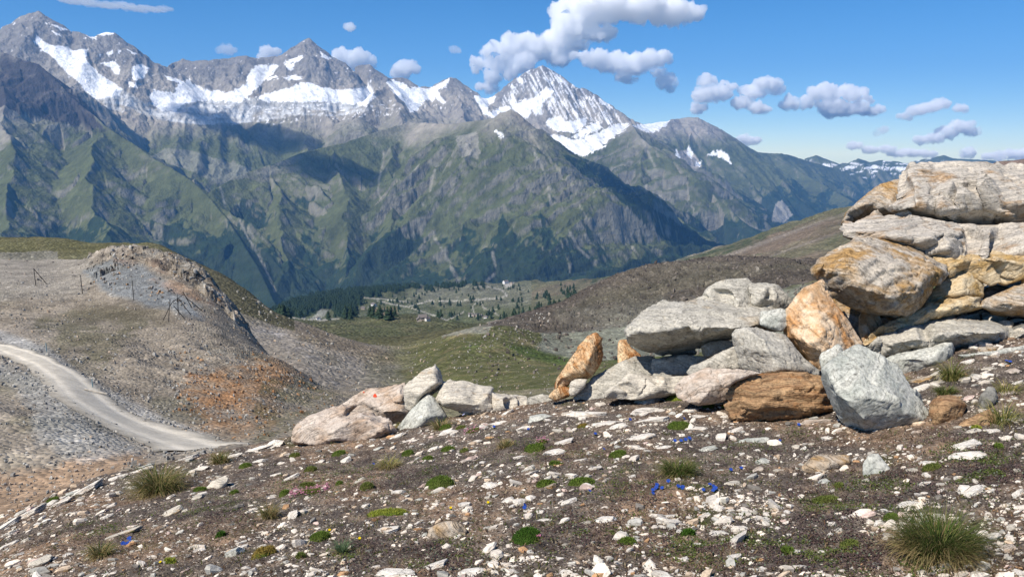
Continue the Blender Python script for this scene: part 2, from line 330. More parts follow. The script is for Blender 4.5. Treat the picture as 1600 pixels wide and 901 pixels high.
    SN = [[(58,56),(75,70),(105,72),(112,80),(137,76),(135,95),(150,112),(160,118),(178,130),(192,140),(185,150),(150,155),(135,145),(125,130),(105,115),(85,92),(65,78),(53,68)],
     [(153,54),(160,44),(175,44),(179,54),(165,55)],[(136,56),(150,54),(149,60),(142,59)],[(155,98),(180,97),(188,105),(186,118),(180,115),(172,106)],[(208,102),(220,100),(232,105),(226,120),(218,124),(208,125),(205,112)],[(200,128),(215,128),(214,137),(202,137)],
     [(257,118),(290,128),(297,122),(300,130),(330,142),(355,145),(385,132),(392,108),(400,102),(435,102),(415,125),(395,145),(375,160),(350,158),(310,158),(290,162),(270,175),(255,175),(240,165),(233,152),(240,140),(270,145),(280,130),(262,125)],
     [(445,98),(455,92),(475,87),(470,94),(452,99)],[(444,100),(461,100),(458,110),(451,109)],[(400,152),(440,141),(472,130),(482,129),(505,138),(530,140),(575,136),(585,140),(582,155),(572,167),(540,161),(500,159),(450,159),(415,159)],
     [(413,124),(430,117),(434,121),(418,125)],[(440,121),(463,117),(474,124),(452,126)],[(499,80),(508,86),(521,92),(514,94),(503,89)],
     [(602,128),(615,125),(635,132),(640,138),(645,136),(668,137),(690,129),(703,121),(700,133),(685,142),(688,150),(697,160),(690,162),(680,152),(675,160),(665,155),(655,168),(650,173),(640,175),(632,160),(620,150),(612,140)],
     [(740,150),(775,149),(772,160),(762,165),(762,175),(795,165),(800,175),(770,185),(755,178),(745,160)],[(863,113),(880,121),(891,132),(875,129),(868,119)],
     [(800,165),(815,158),(840,150),(850,140),(862,137),(865,143),(850,160),(845,172),(830,172),(825,185),(815,182),(805,175)],[(855,192),(860,185),(875,182),(885,190),(900,188),(917,183),(915,195),(900,208),(870,205),(855,198)],
     [(895,215),(920,195),(935,190),(942,200),(930,206),(910,215),(895,218)],[(845,215),(870,210),(900,220),(940,205),(960,195),(985,192),(975,205),(950,220),(950,225),(930,236),(910,245),(890,238),(870,233),(855,227)],
     [(935,151),(950,157),(960,172),(950,166),(940,163)],[(988,196),(1010,191),(1030,186),(1049,187),(1040,197),(1020,208),(1005,205),(995,200)],
     [(1050,250),(1058,232),(1062,242),(1066,252),(1058,256)],[(1072,240),(1076,226),(1084,240),(1080,248)],[(1085,255),(1096,250),(1094,262)],[(1105,242),(1125,234),(1137,241),(1141,256),(1125,246)],[(75,36),(95,43),(112,49),(96,47)],
     [(18,36),(23,35),(24,39)],[(17,98),(25,96),(24,103)],[(80,48),(92,53),(95,57),(84,53)],[(168,84),(175,78),(177,82),(170,88)],[(183,80),(188,78),(186,84)],[(152,87),(160,86),(158,91)],[(195,76),(204,80),(218,86),(206,84)],
     [(780,216),(784,213),(786,217)],[(772,205),(776,203),(790,213),(782,214)]]
    big = 9e3
    for k, p in enumerate(SN):
        ok = (yy > 11500) if min(a for a, b in p) > 985 else (yy > 8900)
        if k == 26 or min(b for a, b in p) > 200 and max(a for a, b in p) < 800: ok = yy > 7000
        m = in_poly(PX + 4.5 * n1 + 3.0 * n3, PY + 3.6 * n3 + 2.2 * n1, p) & ok
        snow = np.maximum(snow, m)
    W = in_poly(PX, PY, [(770,185),(795,135),(835,100),(860,100),(960,170),(975,200),(930,190),(870,185),(850,178)]) & (yy > 12000)
    st = fbm((PX - 0.55 * PY) / 3.6, (PY + 0.5 * PX) / 34, 4, 210, 0.6)
    snow = np.maximum(snow, W * sst(0.02, 0.16, st))
    ap = in_poly(PX, PY, [(300,150),(600,150),(640,180),(560,185),(420,195),(380,185)]) & (yy > 9000)
    snow = np.maximum(snow, ap * sst(0.22, 0.34, fbm(X / 90, Z / 22, 4, 211, 0.6)))
    gen = (yy > 9000) & (Z > 650); snow = np.maximum(snow, gen * sst(0.42, 0.55, fbm(X / 60, Z / 40, 3, 212, 0.6) + 0.15 * n1))
    far = (yy > 17600) & (PX > 1200); snow = np.maximum(snow, far * sst(0.1, 0.2, fbm(PX / 26, PY / 5, 4, 213, 0.6) + 0.12 - np.abs(PY - 262) / 50.0))
    Zb = Z.copy()
    for _ in range(14):
        Zb[1:-1] = (Zb[:-2] + 2 * Zb[1:-1] + Zb[2:]) / 4; Zb[:, 1:-1] = (Zb[:, :-2] + 2 * Zb[:, 1:-1] + Zb[:, 2:]) / 4
    sb = snow.copy()
    for _ in range(3):
        sb[1:-1] = (sb[:-2] + 2 * sb[1:-1] + sb[2:]) / 4; sb[:, 1:-1] = (sb[:, :-2] + 2 * sb[:, 1:-1] + sb[:, 2:]) / 4
    Z = Z + (Zb - Z) * sb * (1 - W) * 0.9
    lay(snow, (0.86, 0.87, 0.88))
    lay((snow > 0.5) * sst(0.25, 0.6, fbm(X / 160, yy / 60, 4, 214, 0.6)) * 0.25, (0.6, 0.62, 0.65))
    V = np.stack([X, yy, Z], -1).reshape(-1, 3)
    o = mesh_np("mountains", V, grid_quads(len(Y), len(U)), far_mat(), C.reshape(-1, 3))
    tag(o, kind='structure')
make_mountains()
def mountain_hit(px, py):
    u, s = ray(px, py); Y = np.arange(5600.0, 20000.0, 12.0); z, _ = mountain_z(u * Y, Y); k = np.nonzero(s * Y <= z)[0]; i = k[0] if len(k) else 0
    return float(Y[i])

# ------------------------------------------------------------------ the nearer ground, lofted through surveyed lines
def Zs(*a): return [(p, None, Y, z) for p, Y, z in a]
def Ps(*a): return [(p, q, Y, None) for p, q, Y in a]
ROWS = [
 Zs((-600,0.35,-1.75),(0,0.35,-1.68),(800,0.35,-1.62),(1600,0.35,-1.55),(2300,0.35,-1.45)),
 Zs((-600,3.4,-2.5),(0,3.3,-1.93),(400,3.0,-1.72),(800,2.8,-1.6),(1200,2.65,-1.54),(1600,2.6,-1.5),(2300,2.5,-1.3)),
 Ps((-600,1000,6.0),(0,797,5.5),(60,777,5.6),(120,752,5.8),(200,730,6.0),(260,718,6.2),(330,702,6.5),(400,690,6.6),(460,680,6.6),(600,664,6.5),(720,648,6.3),(860,622,6.2),(1000,606,6.2),(1140,598,6.2),(1250,575,6.5),(1350,545,6.8),(1450,500,7.2),(1520,462,7.5),(1600,440,7.8),(1800,400,8),(2300,330,8)),
 Zs((-600,10,-8.5),(0,9.5,-5.8),(330,10,-5.6),(460,10,-5.6),(720,10,-5.2),(1000,10,-4.8),(1250,11,-4.2),(1450,12,-2.6),(1600,13,-1.4),(1800,14,-0.6),(2300,16,0.6)),
 Ps((-600,800,22),(0,785,24),(200,730,28),(330,705,32),(400,698,35),(460,690,38),(520,672,44),(640,690,60),(870,670,60),(1100,640,60),(1600,560,60),(2300,450,60)),
 Ps((-600,560,66),(-100,538,66),(0,545,62),(60,560,56),(100,585,50),(130,612,46),(200,655,42),(260,682,39),(330,700,37),(400,672,42),(460,645,52),(510,628,62),(640,640,90),(870,610,110),(1100,600,110),(1600,500,110),(2300,400,110)),
 Ps((-600,480,100),(0,482,92),(200,520,76),(300,575,62),(350,585,62),(400,570,72),(430,563,78),(470,590,78),(510,618,80),(640,615,140),(870,580,160),(1100,560,160),(1600,450,160),(2300,380,160)),
 Ps((-600,400,200),(0,400,190),(60,401,186),(100,402,180),(140,398,168),(160,391,160),(200,383,150),(225,386,147),(240,388,145),(270,396,140),(300,410,135),(325,428,130),(340,442,125),(355,468,120),(370,485,114),(385,500,110),(400,530,106),(415,548,104),(430,565,102),(470,592,100),(510,619,99),(640,603,175),(700,570,205),(760,560,215),(870,572,210),(1100,550,200),(1600,430,200),(2300,370,200)),
 Zs((-600,270,-70),(0,270,-66),(200,215,-62),(300,190,-60),(400,165,-58)) + Ps((460,612,150),(510,612,165),(560,600,185),(600,592,200),(640,590,215),(700,548,240),(760,533,250),(800,538,248),(870,560,245),(1100,535,240),(1600,420,240),(2300,365,240)),
 Ps((-600,350,440),(0,360,430),(60,362,425),(130,372,420),(180,371,412),(210,365,405),(235,361,400),(250,363,396),(262,372,390),(280,388,385),(300,398,378),(330,410,370),(360,424,360),(385,440,350),(410,470,335),(430,491,325),(470,505,318),(500,515,312),(560,535,302),(600,549,300),(640,560,298),(670,540,296),(700,524,292),(730,515,290),(760,511,290),(790,516,290),(820,527,292),(850,540,296),(880,545,300),(950,535,305),(1100,500,310),(1300,440,310),(1600,400,320),(2300,340,330)),
 Zs((-600,650,-190),(0,620,-185),(200,600,-180),(380,560,-160)) + Ps((430,520,520),(500,530,480),(560,540,450),(640,543,430),(700,525,420),(745,514,425),(765,505,430),(800,496,436),(850,485,440),(880,470,445),(910,455,452),(950,438,460),(1000,424,470),(1050,414,480),(1090,407,480),(1120,403,480),(1160,404,470),(1200,405,455),(1235,410,435),(1262,414,420),(1330,420,400),(1450,410,400),(1600,390,400),(2300,340,400)),
 Zs((-600,1300,-330),(0,1300,-330),(300,1300,-300)) + Ps((400,500,1250),(430,497,1250),(500,505,1150),(560,500,1150),(600,497,1200),(640,492,1250),(700,505,1000),(765,512,900),(850,500,900),(950,470,900),(1050,442,900),(1200,415,850),(1300,400,800),(1450,370,760),(1600,330,740),(2300,280,700)),
 Zs((-600,2300,-650),(0,2300,-650),(300,2400,-640)) + Ps((400,505,2300),(430,499,2250),(500,502,2150),(560,500,2100),(640,494,2150),(700,506,2000),(765,505,1800),(850,480,1700),(950,452,1600),(1050,426,1500),(1200,380,1400),(1300,345,1350),(1450,310,1300),(1600,275,1250),(2300,235,1200)),
 Zs((-600,3300,-1000),(0,3300,-1000),(300,3300,-900)) + Ps((360,500,3200),(420,487,3250),(440,475,3300),(470,463,3350),(500,457,3400),(560,452,3450),(600,448,3480),(640,445,3500),(700,442,3500),(760,440,3500),(830,438,3450),(900,437,3300),(960,430,3050),(1020,419,2800),(1060,408,2650),(1100,393,2500),(1140,379,2400),(1180,366,2300),(1250,346,2150),(1320,322,2000),(1400,298,1900),(1480,276,1820),(1540,258,1770),(1560,249,1755),(1575,243,1750),(1590,244,1740),(1620,247,1700),(1800,235,1650),(2300,200,1600)),
 Zs((-600,5200,-1300),(0,5200,-1300),(420,5000,-1300),(800,5000,-1300),(1100,4300,-1300),(1400,3600,-1100),(1600,3300,-1000),(2300,3000,-900)),
]
UG = np.linspace(-1.35, 1.35, 1400)
def _row(r):
    us, zs, ys = [], [], []
    for p, q, Y, z in r:
        if z is None: u, s = ray(p, q); z = float(s) * Y
        else:
            u = (p - 800) / F / math.cos(PIT)
        us.append(float(u)); zs.append(z); ys.append(math.log(Y))
    # interpolate the sight slope so that crests stay straight between the points
    us = np.array(us); zs = np.array(zs); ys = np.array(ys)
    return np.interp(UG, us, ys), np.interp(UG, us, zs / np.exp(ys))
_R = [_row(r) for r in ROWS]
def _sm(a, sg):
    k = np.exp(-0.5 * (np.arange(-45, 46) / sg) ** 2); return np.convolve(np.pad(a, 45, 'edge'), k / k.sum(), 'valid')
LY = np.array([r[0] if i < 2 else _sm(r[0], 6.0 if i < 8 else 14.0) for i, r in enumerate(_R)]); SL = np.array([r[1] if i < 2 else _sm(r[1], 6.0 if i < 8 else 9.0) for i, r in enumerate(_R)]); ZB = SL * np.exp(LY)
def base_z(u, ly):
    fi = np.clip((u - UG[0]) / (UG[1] - UG[0]), 0, len(UG) - 1.001); i = fi.astype(int); f = fi - i
    z = np.full(u.shape, np.nan); lo = LY[0, i]
    z = ZB[0, i] * 1.0
    for k in range(len(LY) - 1):
        a = LY[k, i] * (1 - f) + LY[k, i + 1] * f; b = LY[k + 1, i] * (1 - f) + LY[k + 1, i + 1] * f
        za = ZB[k, i] * (1 - f) + ZB[k, i + 1] * f; zb = ZB[k + 1, i] * (1 - f) + ZB[k + 1, i + 1] * f
        ya, yb = np.exp(a), np.exp(b)
        t = (np.exp(ly) - ya) / (yb - ya)
        m = ly >= a
        z = np.where(m, za + (zb - za) * np.clip(t, 0, 1), z)
    return z
ROAD = [(-140,530),(0,543),(40,556),(75,572),(100,588),(118,605),(135,625),(165,645),(205,665),(255,683),(300,697),(335,702)]
def ground_z(x, y):
    x = np.atleast_1d(np.asarray(x, float)); y = np.atleast_1d(np.asarray(y, float))
    y = np.maximum(y, 0.2); u = x / y; ly = np.log(y)
    far = sst(8, 60, y)
    e = 0.02 + 0.03 * far
    z = (base_z(u, ly) * 2 + base_z(u, ly - e) + base_z(u, ly + e) + base_z(u, ly - e / 2) + base_z(u, ly + e / 2)) / 6
    # relief
    a_f = sst(0.5, 2.5, y) * (1 - sst(9, 20, y))
    z = z + a_f * (0.030 * fbm(x / 0.55, y / 0.55, 3, 301) + 0.012 * fbm(x / 0.16, y / 0.16, 3, 302))
    a_m = sst(12, 30, y) * (1 - sst(300, 600, y))
    mr = (y > 20) & (y < 90)
    if mr.any(): dR = line_d(x[mr], y[mr], ROADW); a_m[mr] *= sst(2.2, 7.0, dR)
    wl = (fbm(x / 40, y / 40, 2, 303))
    z = z + a_m * (1.1 * fbm(x / 26, y / 26, 5, 304, 0.5) + 0.55 * fbm(x / 7 + wl, y / 7, 4, 305, 0.55, True) * sst(-0.4, 0.3, wl))
    a_g = sst(150, 400, y)
    z = z + a_g * (1 - sst(900, 1500, y) * 0.2) * (0.012 * np.minimum(y, 1800)) * fbm(x / 110, y / 110, 6, 306, 0.55)
    a_h = sst(1200, 2400, y) * (1 - sst(4300, 5000, y)); z = z + a_h * 26 * fbm(x / 240, y / 240, 5, 307, 0.55)
    # craggy outcrop on the crest of the left hillside, dark block ridge on the right
    PX, PY = proj(x, y, z)
    oc = in_poly(PX, PY, [(138,400),(165,384),(240,377),(330,415),(372,468),(402,518),(385,520),(340,475),(290,436),(230,412),(170,425),(140,440)]) & (y > 70) & (y < 200)
    ocs = oc * 1.0
    z = z + ocs * (2.0 * fbm(x / 8, y / 8, 4, 308, 0.55, True) - 0.5 + 0.7 * np.round(2.2 * fbm(x / 4, y / 5, 3, 318)) / 2.2)
    dr = sst(760, 860, PX) * in_poly(PX, PY, [(740,530),(770,495),(860,470),(960,425),(1060,405),(1300,395),(1300,480),(1000,500),(850,520)]) * (y > 340) * (y < 560)
    z = z + dr * 3.0 * fbm(x / 9, y / 9, 5, 309, 0.62, True)
    return z
def road_world():
    P = []
    for px, py in ROAD:
        u, s = ray(px, py); Yy = np.linspace(24, 100, 1500); zz = base_z(np.full(1500, float(u)), np.log(Yy)); k = np.nonzero(s * Yy <= zz)[0]
        Y = Yy[k[0]] if len(k) else 60.0; P.append((float(u) * Y, Y))
    return P
class Sight:            # where a line of sight first meets the ground
    def __init__(s, y0, y1, n=420, nu=760):
        s.u = np.linspace(-0.80, 0.80, nu); s.y = np.exp(np.linspace(math.log(y0), math.log(y1), n)); U, Y = np.meshgrid(s.u, s.y, indexing='ij')
        s.m = np.maximum.accumulate((ground_z((U * Y).ravel(), Y.ravel()) / Y.ravel()).reshape(U.shape), 1)
    def hit(s, px, py):
        px = np.atleast_1d(np.asarray(px, float)); u, sl = ray(px, py); sl = np.broadcast_to(sl, u.shape); i = np.clip(np.round((u - s.u[0]) / (s.u[1] - s.u[0])).astype(int), 0, len(s.u) - 1)
        lo = np.zeros(len(u), int); hi = np.full(len(u), len(s.y) - 1); ok = (s.m[i, -1] >= sl) & (s.m[i, 0] < sl)
        while (hi - lo).max() > 1:
            mid = (lo + hi) // 2; g = s.m[i, mid] >= sl; hi = np.where(g, mid, hi); lo = np.where(g, lo, mid)
        a, b = s.m[i, lo], s.m[i, hi]; f = np.clip((sl - a) / np.maximum(b - a, 1e-9), 0, 1); Y = s.y[lo] + (s.y[hi] - s.y[lo]) * f
        x = u * Y; return x, Y, ground_z(x, Y), ok
def gz(x, y): return float(ground_z(x, y)[0])
ROADW = road_world()
NS = [10, 200, 30, 40, 110, 150, 170, 60, 150, 60, 110, 70, 100, 30]
def loft(k0, k1, ucols, cols_fn, name, mat, mult=1.0):
    rows = []
    li = [np.interp(ucols, UG, LY[k]) for k in range(len(LY))]
    for k in range(k0, k1):
        n = max(3, int(NS[k] * mult)); ts = np.linspace(0, 1, n, endpoint=(k == k1 - 1))
        for t in ts: rows.append(li[k] * (1 - t) + li[k + 1] * t)
    ly = np.array(rows); y = np.exp(ly); x = ucols[None, :] * y
    z = ground_z(x.ravel(), y.ravel()).reshape(x.shape)
    C = cols_fn(x, y, z)
    o = mesh_np(name, np.stack([x, y, z], -1).reshape(-1, 3), grid_quads(*x.shape), mat, C.reshape(-1, 3))
    return tag(o, kind='structure')
UC = np.concatenate([np.linspace(-1.3, -0.68, 80)[:-1], np.linspace(-0.68, 0.68, 1250), np.linspace(0.68, 1.3, 80)[1:]])
ROAD = [(-140,530),(0,543),(40,556),(75,572),(100,588),(118,605),(135,625),(165,645),(205,665),(255,683),(300,697),(335,702)]
def mid_cols(x, y, z):
    PX, PY = proj(x, y, z)
    sc = np.clip(y / 60, 0.6, 30)
    xs_ = x / sc; ys_ = np.where(y < 36, y / .6, 60 + 60 * np.log(np.maximum(y, 36) / 36))
    n1 = fbm(xs_ / 3 + 7, ys_ / 5, 5, 401, 0.6); n2 = fbm(xs_ / 14, ys_ / 22, 4, 402); n3 = fbm(xs_ / 0.7, ys_ / 1.4, 3, 403, 0.6)
    C = np.zeros(x.shape + (3,)) + np.array([0.25, 0.215, 0.17]) * (1 + 0.22 * n1 + 0.1 * n3)[..., None]
    def lay(mask, col):
        m = np.clip(mask, 0, 1)[..., None]; C[:] = C * (1 - m) + np.array(col) * m
    w1 = fbm(PX / 60, PY / 30, 5, 411, 0.6); w2 = fbm(PX / 60, PY / 30, 5, 412, 0.6)
    def P(poly, wob=8.0):
        r = 0.0
        for e in (-0.5, -0.25, 0, 0.25, 0.5): r = r + 0.2 * in_poly(PX + wob * (2.4 * w1 + 1.0 * n1 + e * (1 + n3)), PY + wob * (1.2 * w2 + 0.5 * n1 - e), poly)
        return r
    near = y < 320
    lay(near * sst(0.0, 0.5, n2) * 0.5, (0.25, 0.22, 0.19)); lay(near * sst(0.1, 0.5, -n2 + 0.3 * n1) * 0.45, (0.15, 0.14, 0.085))
    # left hillside
    lay(P([(-400,405),(130,398),(160,420),(130,460),(0,470),(-400,480)]) * near * 0.65, (0.27, 0.25, 0.215))
    lay(P([(40,505),(160,475),(240,480),(260,500),(190,540),(170,575),(120,575),(60,540)], 18) * near * sst(-.6, .3, n1 + w1) * 0.62, (0.095, 0.092, 0.05))
    lay(P([(100,470),(260,470),(280,500),(120,500)], 14) * near * 0.5, (0.12, 0.10, 0.07))
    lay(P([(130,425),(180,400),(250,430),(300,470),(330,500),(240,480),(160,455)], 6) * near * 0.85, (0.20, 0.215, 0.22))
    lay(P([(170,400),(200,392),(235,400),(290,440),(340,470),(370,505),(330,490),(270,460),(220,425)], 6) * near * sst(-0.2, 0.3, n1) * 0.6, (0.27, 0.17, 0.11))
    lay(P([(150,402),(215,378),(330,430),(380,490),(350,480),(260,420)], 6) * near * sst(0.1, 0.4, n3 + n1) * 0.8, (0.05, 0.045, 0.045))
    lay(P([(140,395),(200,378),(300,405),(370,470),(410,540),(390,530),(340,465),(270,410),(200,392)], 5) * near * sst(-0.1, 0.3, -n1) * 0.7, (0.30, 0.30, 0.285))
    lay(P([(300,590),(350,575),(405,565),(440,560),(480,590),(430,620),(440,660),(380,680),(320,672),(290,640),(295,610)], 14) * near * sst(-.7, .3, n1 + w1) * 0.9, (0.29, 0.17, 0.09))
    lay(P([(300,585),(370,585),(375,630),(320,640)], 14) * near * sst(-.4, .4, w2 + n1) * 0.75, (0.32, 0.165, 0.075))
    lay(P([(420,590),(500,600),(530,635),(480,670),(400,690),(390,640)], 8) * near * sst(-0.3, 0.3, n1) * 0.7, (0.12, 0.11, 0.06))
    lay(P([(225,620),(290,620),(330,660),(250,655)], 8) * near * 0.6, (0.11, 0.105, 0.07))
    lay(P([(-300,770),(60,735),(150,700),(230,712),(100,800),(-300,900)], 14) * near * 0.55, (0.33, 0.20, 0.11))
    lay(P([(-300,545),(0,562),(80,590),(120,640),(230,705),(120,720),(60,690),(30,600),(-300,580)], 12) * near * 0.6, (0.31, 0.31, 0.29))
    d = line_d(PX + 3 * n1, PY, [(0,525),(70,550),(120,590),(175,620),(250,660),(330,690)]); lay(sst(14, 4, d) * near * (PY > 515) * 0.7, (0.31, 0.31, 0.30))
    # scree apron beyond the hillside, pinkish grey, green patches
    ap = (y > 120) & (y < 330) & (PX > 375)
    lay(ap * sst(690, 610, PX + 60 * w1) * 0.8, (0.215, 0.195, 0.17)); lay(ap * sst(690, 610, PX + 60 * w1) * sst(0.05, 0.4, n1) * 0.6, (0.17, 0.165, 0.17)); lay(ap * sst(690, 610, PX + 60 * w1) * sst(0.1, 0.45, n2) * 0.7, (0.15, 0.13, 0.075))
    lay(P([(420,480),(520,515),(600,545),(640,565),(600,570),(500,545),(430,510)], 8) * ap * 0.5, (0.20, 0.15, 0.09))
    # second ridge on the left, grassy
    sr = (y > 280) & (y < 480) & (PX < 460)
    lay(sr * 0.9, (0.095, 0.092, 0.045)); lay(sr * sst(0.0, 0.5, n1) * 0.5, (0.15, 0.13, 0.08)); lay(sr * (PX > 300) * 0.6, (0.10, 0.092, 0.06)); lay(sr * (PX < 90) * (PY > 372) * 0.8, (0.2, 0.19, 0.16))
    # green knoll and gully
    lay((y > 55) * (y < 320) * sst(600, 680, PX + 50 * w1) * 0.85, (0.15, 0.14, 0.08))
    lay((y > 55) * (y < 320) * sst(600, 680, PX + 50 * w1) * sst(0, .4, n1) * 0.6, (0.22, 0.19, 0.14))
    kn = ((y > 110) & (y < 420)) * sst(560, 660, PX + 50 * w1)
    lay(kn * 0.95, (0.095, 0.10, 0.04)); lay(kn * sst(0.05, 0.45, n1) * 0.75, (0.20, 0.165, 0.09)); lay(kn * sst(0.15, 0.4, n3 - 0.3 * n1) * 0.35, (0.26, 0.23, 0.17))
    lay(0 * kn * P([(630,570),(665,545),(672,590),(640,600)]) * 0.7, (0.27, 0.145, 0.085)); lay(kn * sst(0.2, 0.5, n2 - n1 * 0.5) * 0.6, (0.055, 0.085, 0.025))
    lay(kn * (PX > 690) * P([(640,530),(700,508),(770,505),(760,520),(700,525),(650,545)], 3) * 0.7, (0.24, 0.235, 0.20))
    # scree field under the dark ridge on the right
    sf = (y > 200) & (y < 400); lay(sf * P([(850,520),(900,495),(1300,440),(1300,640),(950,640),(880,560),(840,545)]) * 0.85, (0.20, 0.205, 0.165))
    lay(sf * P([(790,538),(840,545),(900,565),(1000,590),(990,610),(880,572),(800,550)], 4) * 0.9, (0.07, 0.10, 0.03))
    dr = ((y > 330) & (y < 640)) * sst(715, 760, PX + 40 * w1)
    lay(dr * 0.92, (0.085, 0.072, 0.062)); lay(dr * sst(0.0, 0.4, n1) * 0.7, (0.14, 0.118, 0.095)); lay(dr * sst(0.1, 0.4, n2) * 0.4, (0.14, 0.13, 0.09)); lay(dr * sst(0.2, 0.5, n3) * 0.3, (0.04, 0.035, 0.035))
    lay(dr * sst(860, 960, PX + 60 * w1) * sst(455, 490, PY + 25 * w2) * 0.5, (0.17, 0.17, 0.135))
    # green shelf
    sh = (y > 380) & (y < 1500) & (PX < 760)
    lay(sh * 0.95, (0.078, 0.085, 0.040)); lay(sh * sst(-0.1, 0.4, n1) * 0.6, (0.135, 0.12, 0.07)); lay(sh * (y < 560) * 0.5, (0.13, 0.115, 0.06)); lay(sh * sst(0.15, 0.5, n2) * 0.5, (0.045, 0.07, 0.022))
    # far shelf with pastures
    fs = (y >= 1500)
    lay(fs * 0.97, (0.088, 0.10, 0.050)); lay(fs * sst(0.0, 0.5, n1) * 0.6, (0.15, 0.15, 0.095)); lay(fs * sst(0.1, 0.5, n3 + 0.3 * n2) * 0.6, (0.20, 0.195, 0.16))
    lay(fs * P([(640,440),(840,440),(880,470),(760,480),(650,470)], 10) * 0.45, (0.21, 0.2, 0.16)); lay(fs * P([(580,483),(620,480),(625,495),(590,497)], 3) * 0.7, (0.24, 0.16, 0.09))
    fo = P([(420,490),(470,462),(560,450),(640,446),(600,458),(560,470),(520,478),(470,495),(440,500)], 5) + P([(520,478),(560,470),(556,492),(525,492)], 4) + 0.4 * P([(470,455),(700,442),(700,446),(620,454),(520,464)], 5)
    lay(fs * fo * sst(-0.45, -0.1, n3 + 0.5 * n1) * 0.93, (0.016, 0.032, 0.016))
    lay(fs * sst(0.36, 0.5, n1 + 0.6 * n3) * 0.75, (0.02, 0.038, 0.018))
    lay(fs * P([(480,500),(500,482),(512,485),(495,502)], 2) * 0.6, (0.3,0.3,0.27))
    # right-hand slope
    rt = (y > 650) & (PX > 830)
    lay(rt * 0.9, (0.13, 0.125, 0.075)); lay(rt * sst(0.0, 0.45, n2) * 0.8, (0.20, 0.15, 0.115)); lay(rt * sst(0.1, 0.5, n1 - 0.3 * n2) * 0.7, (0.075, 0.09, 0.045))
    b = fbm((PX + 1.9 * PY) / 260, (PY - 0.36 * -PX) / 9, 3, 405); lay(rt * (PX > 1000) * sst(0.1, 0.45, b) * 0.6, (0.24, 0.21, 0.18))
    lay(rt * (y > 1500) * P([(900,440),(1040,412),(1200,365),(1200,375),(1080,415),(960,452)], 4) * sst(-0.3, 0.2, n3) * 0.7, (0.035, 0.06, 0.03))
    lay(rt * (PX > 1540) * (PY < 262) * 0.8, (0.22, 0.15, 0.12))
    # tracks seen across the pastures
    for wd, ln in ((1.3, [(425,483),(445,494),(470,497),(500,500),(530,498)]), (1.0, [(590,470),(615,475),(640,480),(668,489),(698,500)]), (1.0, [(640,478),(670,470),(720,470),(780,465),(792,461)]), (1.1, [(792,462),(785,453),(765,448),(740,447)]), (0.7, [(742,492),(738,478),(748,470)]), (0.7, [(752,472),(755,480),(775,490),(785,496)]), (0.8, [(698,500),(720,490),(725,486)]), (0.8, [(555,455),(570,465),(600,467),(640,472)]), (1.0,[(930,445),(960,440)])):
        lay((line_d(PX, PY, ln) < wd) * (y > 900) * 0.85, (0.36, 0.34, 0.29))
    lay(P([(785,440),(805,437),(800,447),(790,450)], 2) * fs * 0.8, (0.42, 0.4, 0.36))
    return C
M_near = mid_mat("stony_hillside", 4.2, 1.1, 0.14, 0.42)
M_mid = mid_mat("scree_ground", 0.8, 0.25, 0.7, 0.5)
M_far = mid_mat("pasture_ground", 0.30, 0.09, 3.0, 0.5)
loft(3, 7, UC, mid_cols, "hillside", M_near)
loft(7, 10, UC, mid_cols, "hills", M_mid)
loft(10, 14, UC, mid_cols, "terrain", M_far)
lap('terrain')
# ------------------------------------------------------------------ foreground ground
SG = Sight(1.4, 8.8)
def ghit(px, py):
    x, y, z, ok = SG.hit([px], py); return float(x[0]), float(y[0]), float(z[0])
def ghits(px, py): return SG.hit(px, py)
def soil_mat():
    t = NT("alpine_soil"); pos = t.n("ShaderNodeNewGeometry").outputs['Position']
    nb = t.noise(pos, 1.3, 4, 0.6); nm = t.noise(pos, 7.0, 5, 0.65); nf = t.noise(pos, 55.0, 5, 0.7); ns = t.noise(t.scale(pos, (1, 1, 3)), 210.0, 3, 0.6)
    c = t.ramp(nm, [(0.3, (0.052, 0.044, 0.040)), (0.45, (0.10, 0.082, 0.070)), (0.58, (0.165, 0.135, 0.110)), (0.76, (0.27, 0.205, 0.15))])
    c = t.mix(t.mrange(nb, 0.46, 0.64), c, t.mix(1.0, c, (1.8, 1.5, 1.22), 'MULTIPLY'))
    c = t.mix(t.mrange(t.noise(t.scale(pos, (1, 1, 1), (0, 0, 2)), 2.2, 5, 0.7), 0.60, 0.72), c, (0.055, 0.062, 0.022))
    c = t.mix(1.0, c, t.ramp(nf, [(0.25, 0.35), (0.5, 0.95), (0.72, 1.75)]), 'MULTIPLY')
    gr = t.n("ShaderNodeTexVoronoi", {'Vector': pos, 'Scale': 120.0}); cell = t.n("ShaderNodeSeparateColor", {0: gr.outputs['Color']}).outputs[0]
    near = t.mrange(gr.outputs['Distance'], 0.42, 0.30); grit = t.math('MULTIPLY', t.mrange(cell, 0.86, 0.9), near)
    c = t.mix(grit, c, (0.48, 0.41, 0.33))
    g2 = t.n("ShaderNodeTexVoronoi", {'Vector': t.scale(pos, (1, 1.5, 1)), 'Scale': 48.0}); gc2 = t.n("ShaderNodeSeparateColor", {0: g2.outputs['Color']}); q2 = t.math('MULTIPLY', t.mrange(gc2.outputs[0], 0.62, 0.66), t.mrange(g2.outputs['Distance'], 0.40, 0.33)); q2 = t.math('MULTIPLY', q2, t.mrange(nm, 0.38, 0.5))
    c = t.mix(t.math('MULTIPLY', q2, 0.85), c, t.mix(gc2.outputs[1], (0.56, 0.49, 0.40), (0.30, 0.25, 0.20)))
    h = t.math('ADD', t.math('MULTIPLY', nf, 1.0), t.math('MULTIPLY', ns, 0.35)); h = t.math('ADD', h, t.math('MULTIPLY', q2, 0.8)); h = t.math('ADD', h, t.math('MULTIPLY', grit, 0.5))
    return t.finish(c, 0.95, t.bump(h, 1.0, 0.012), 0.1)
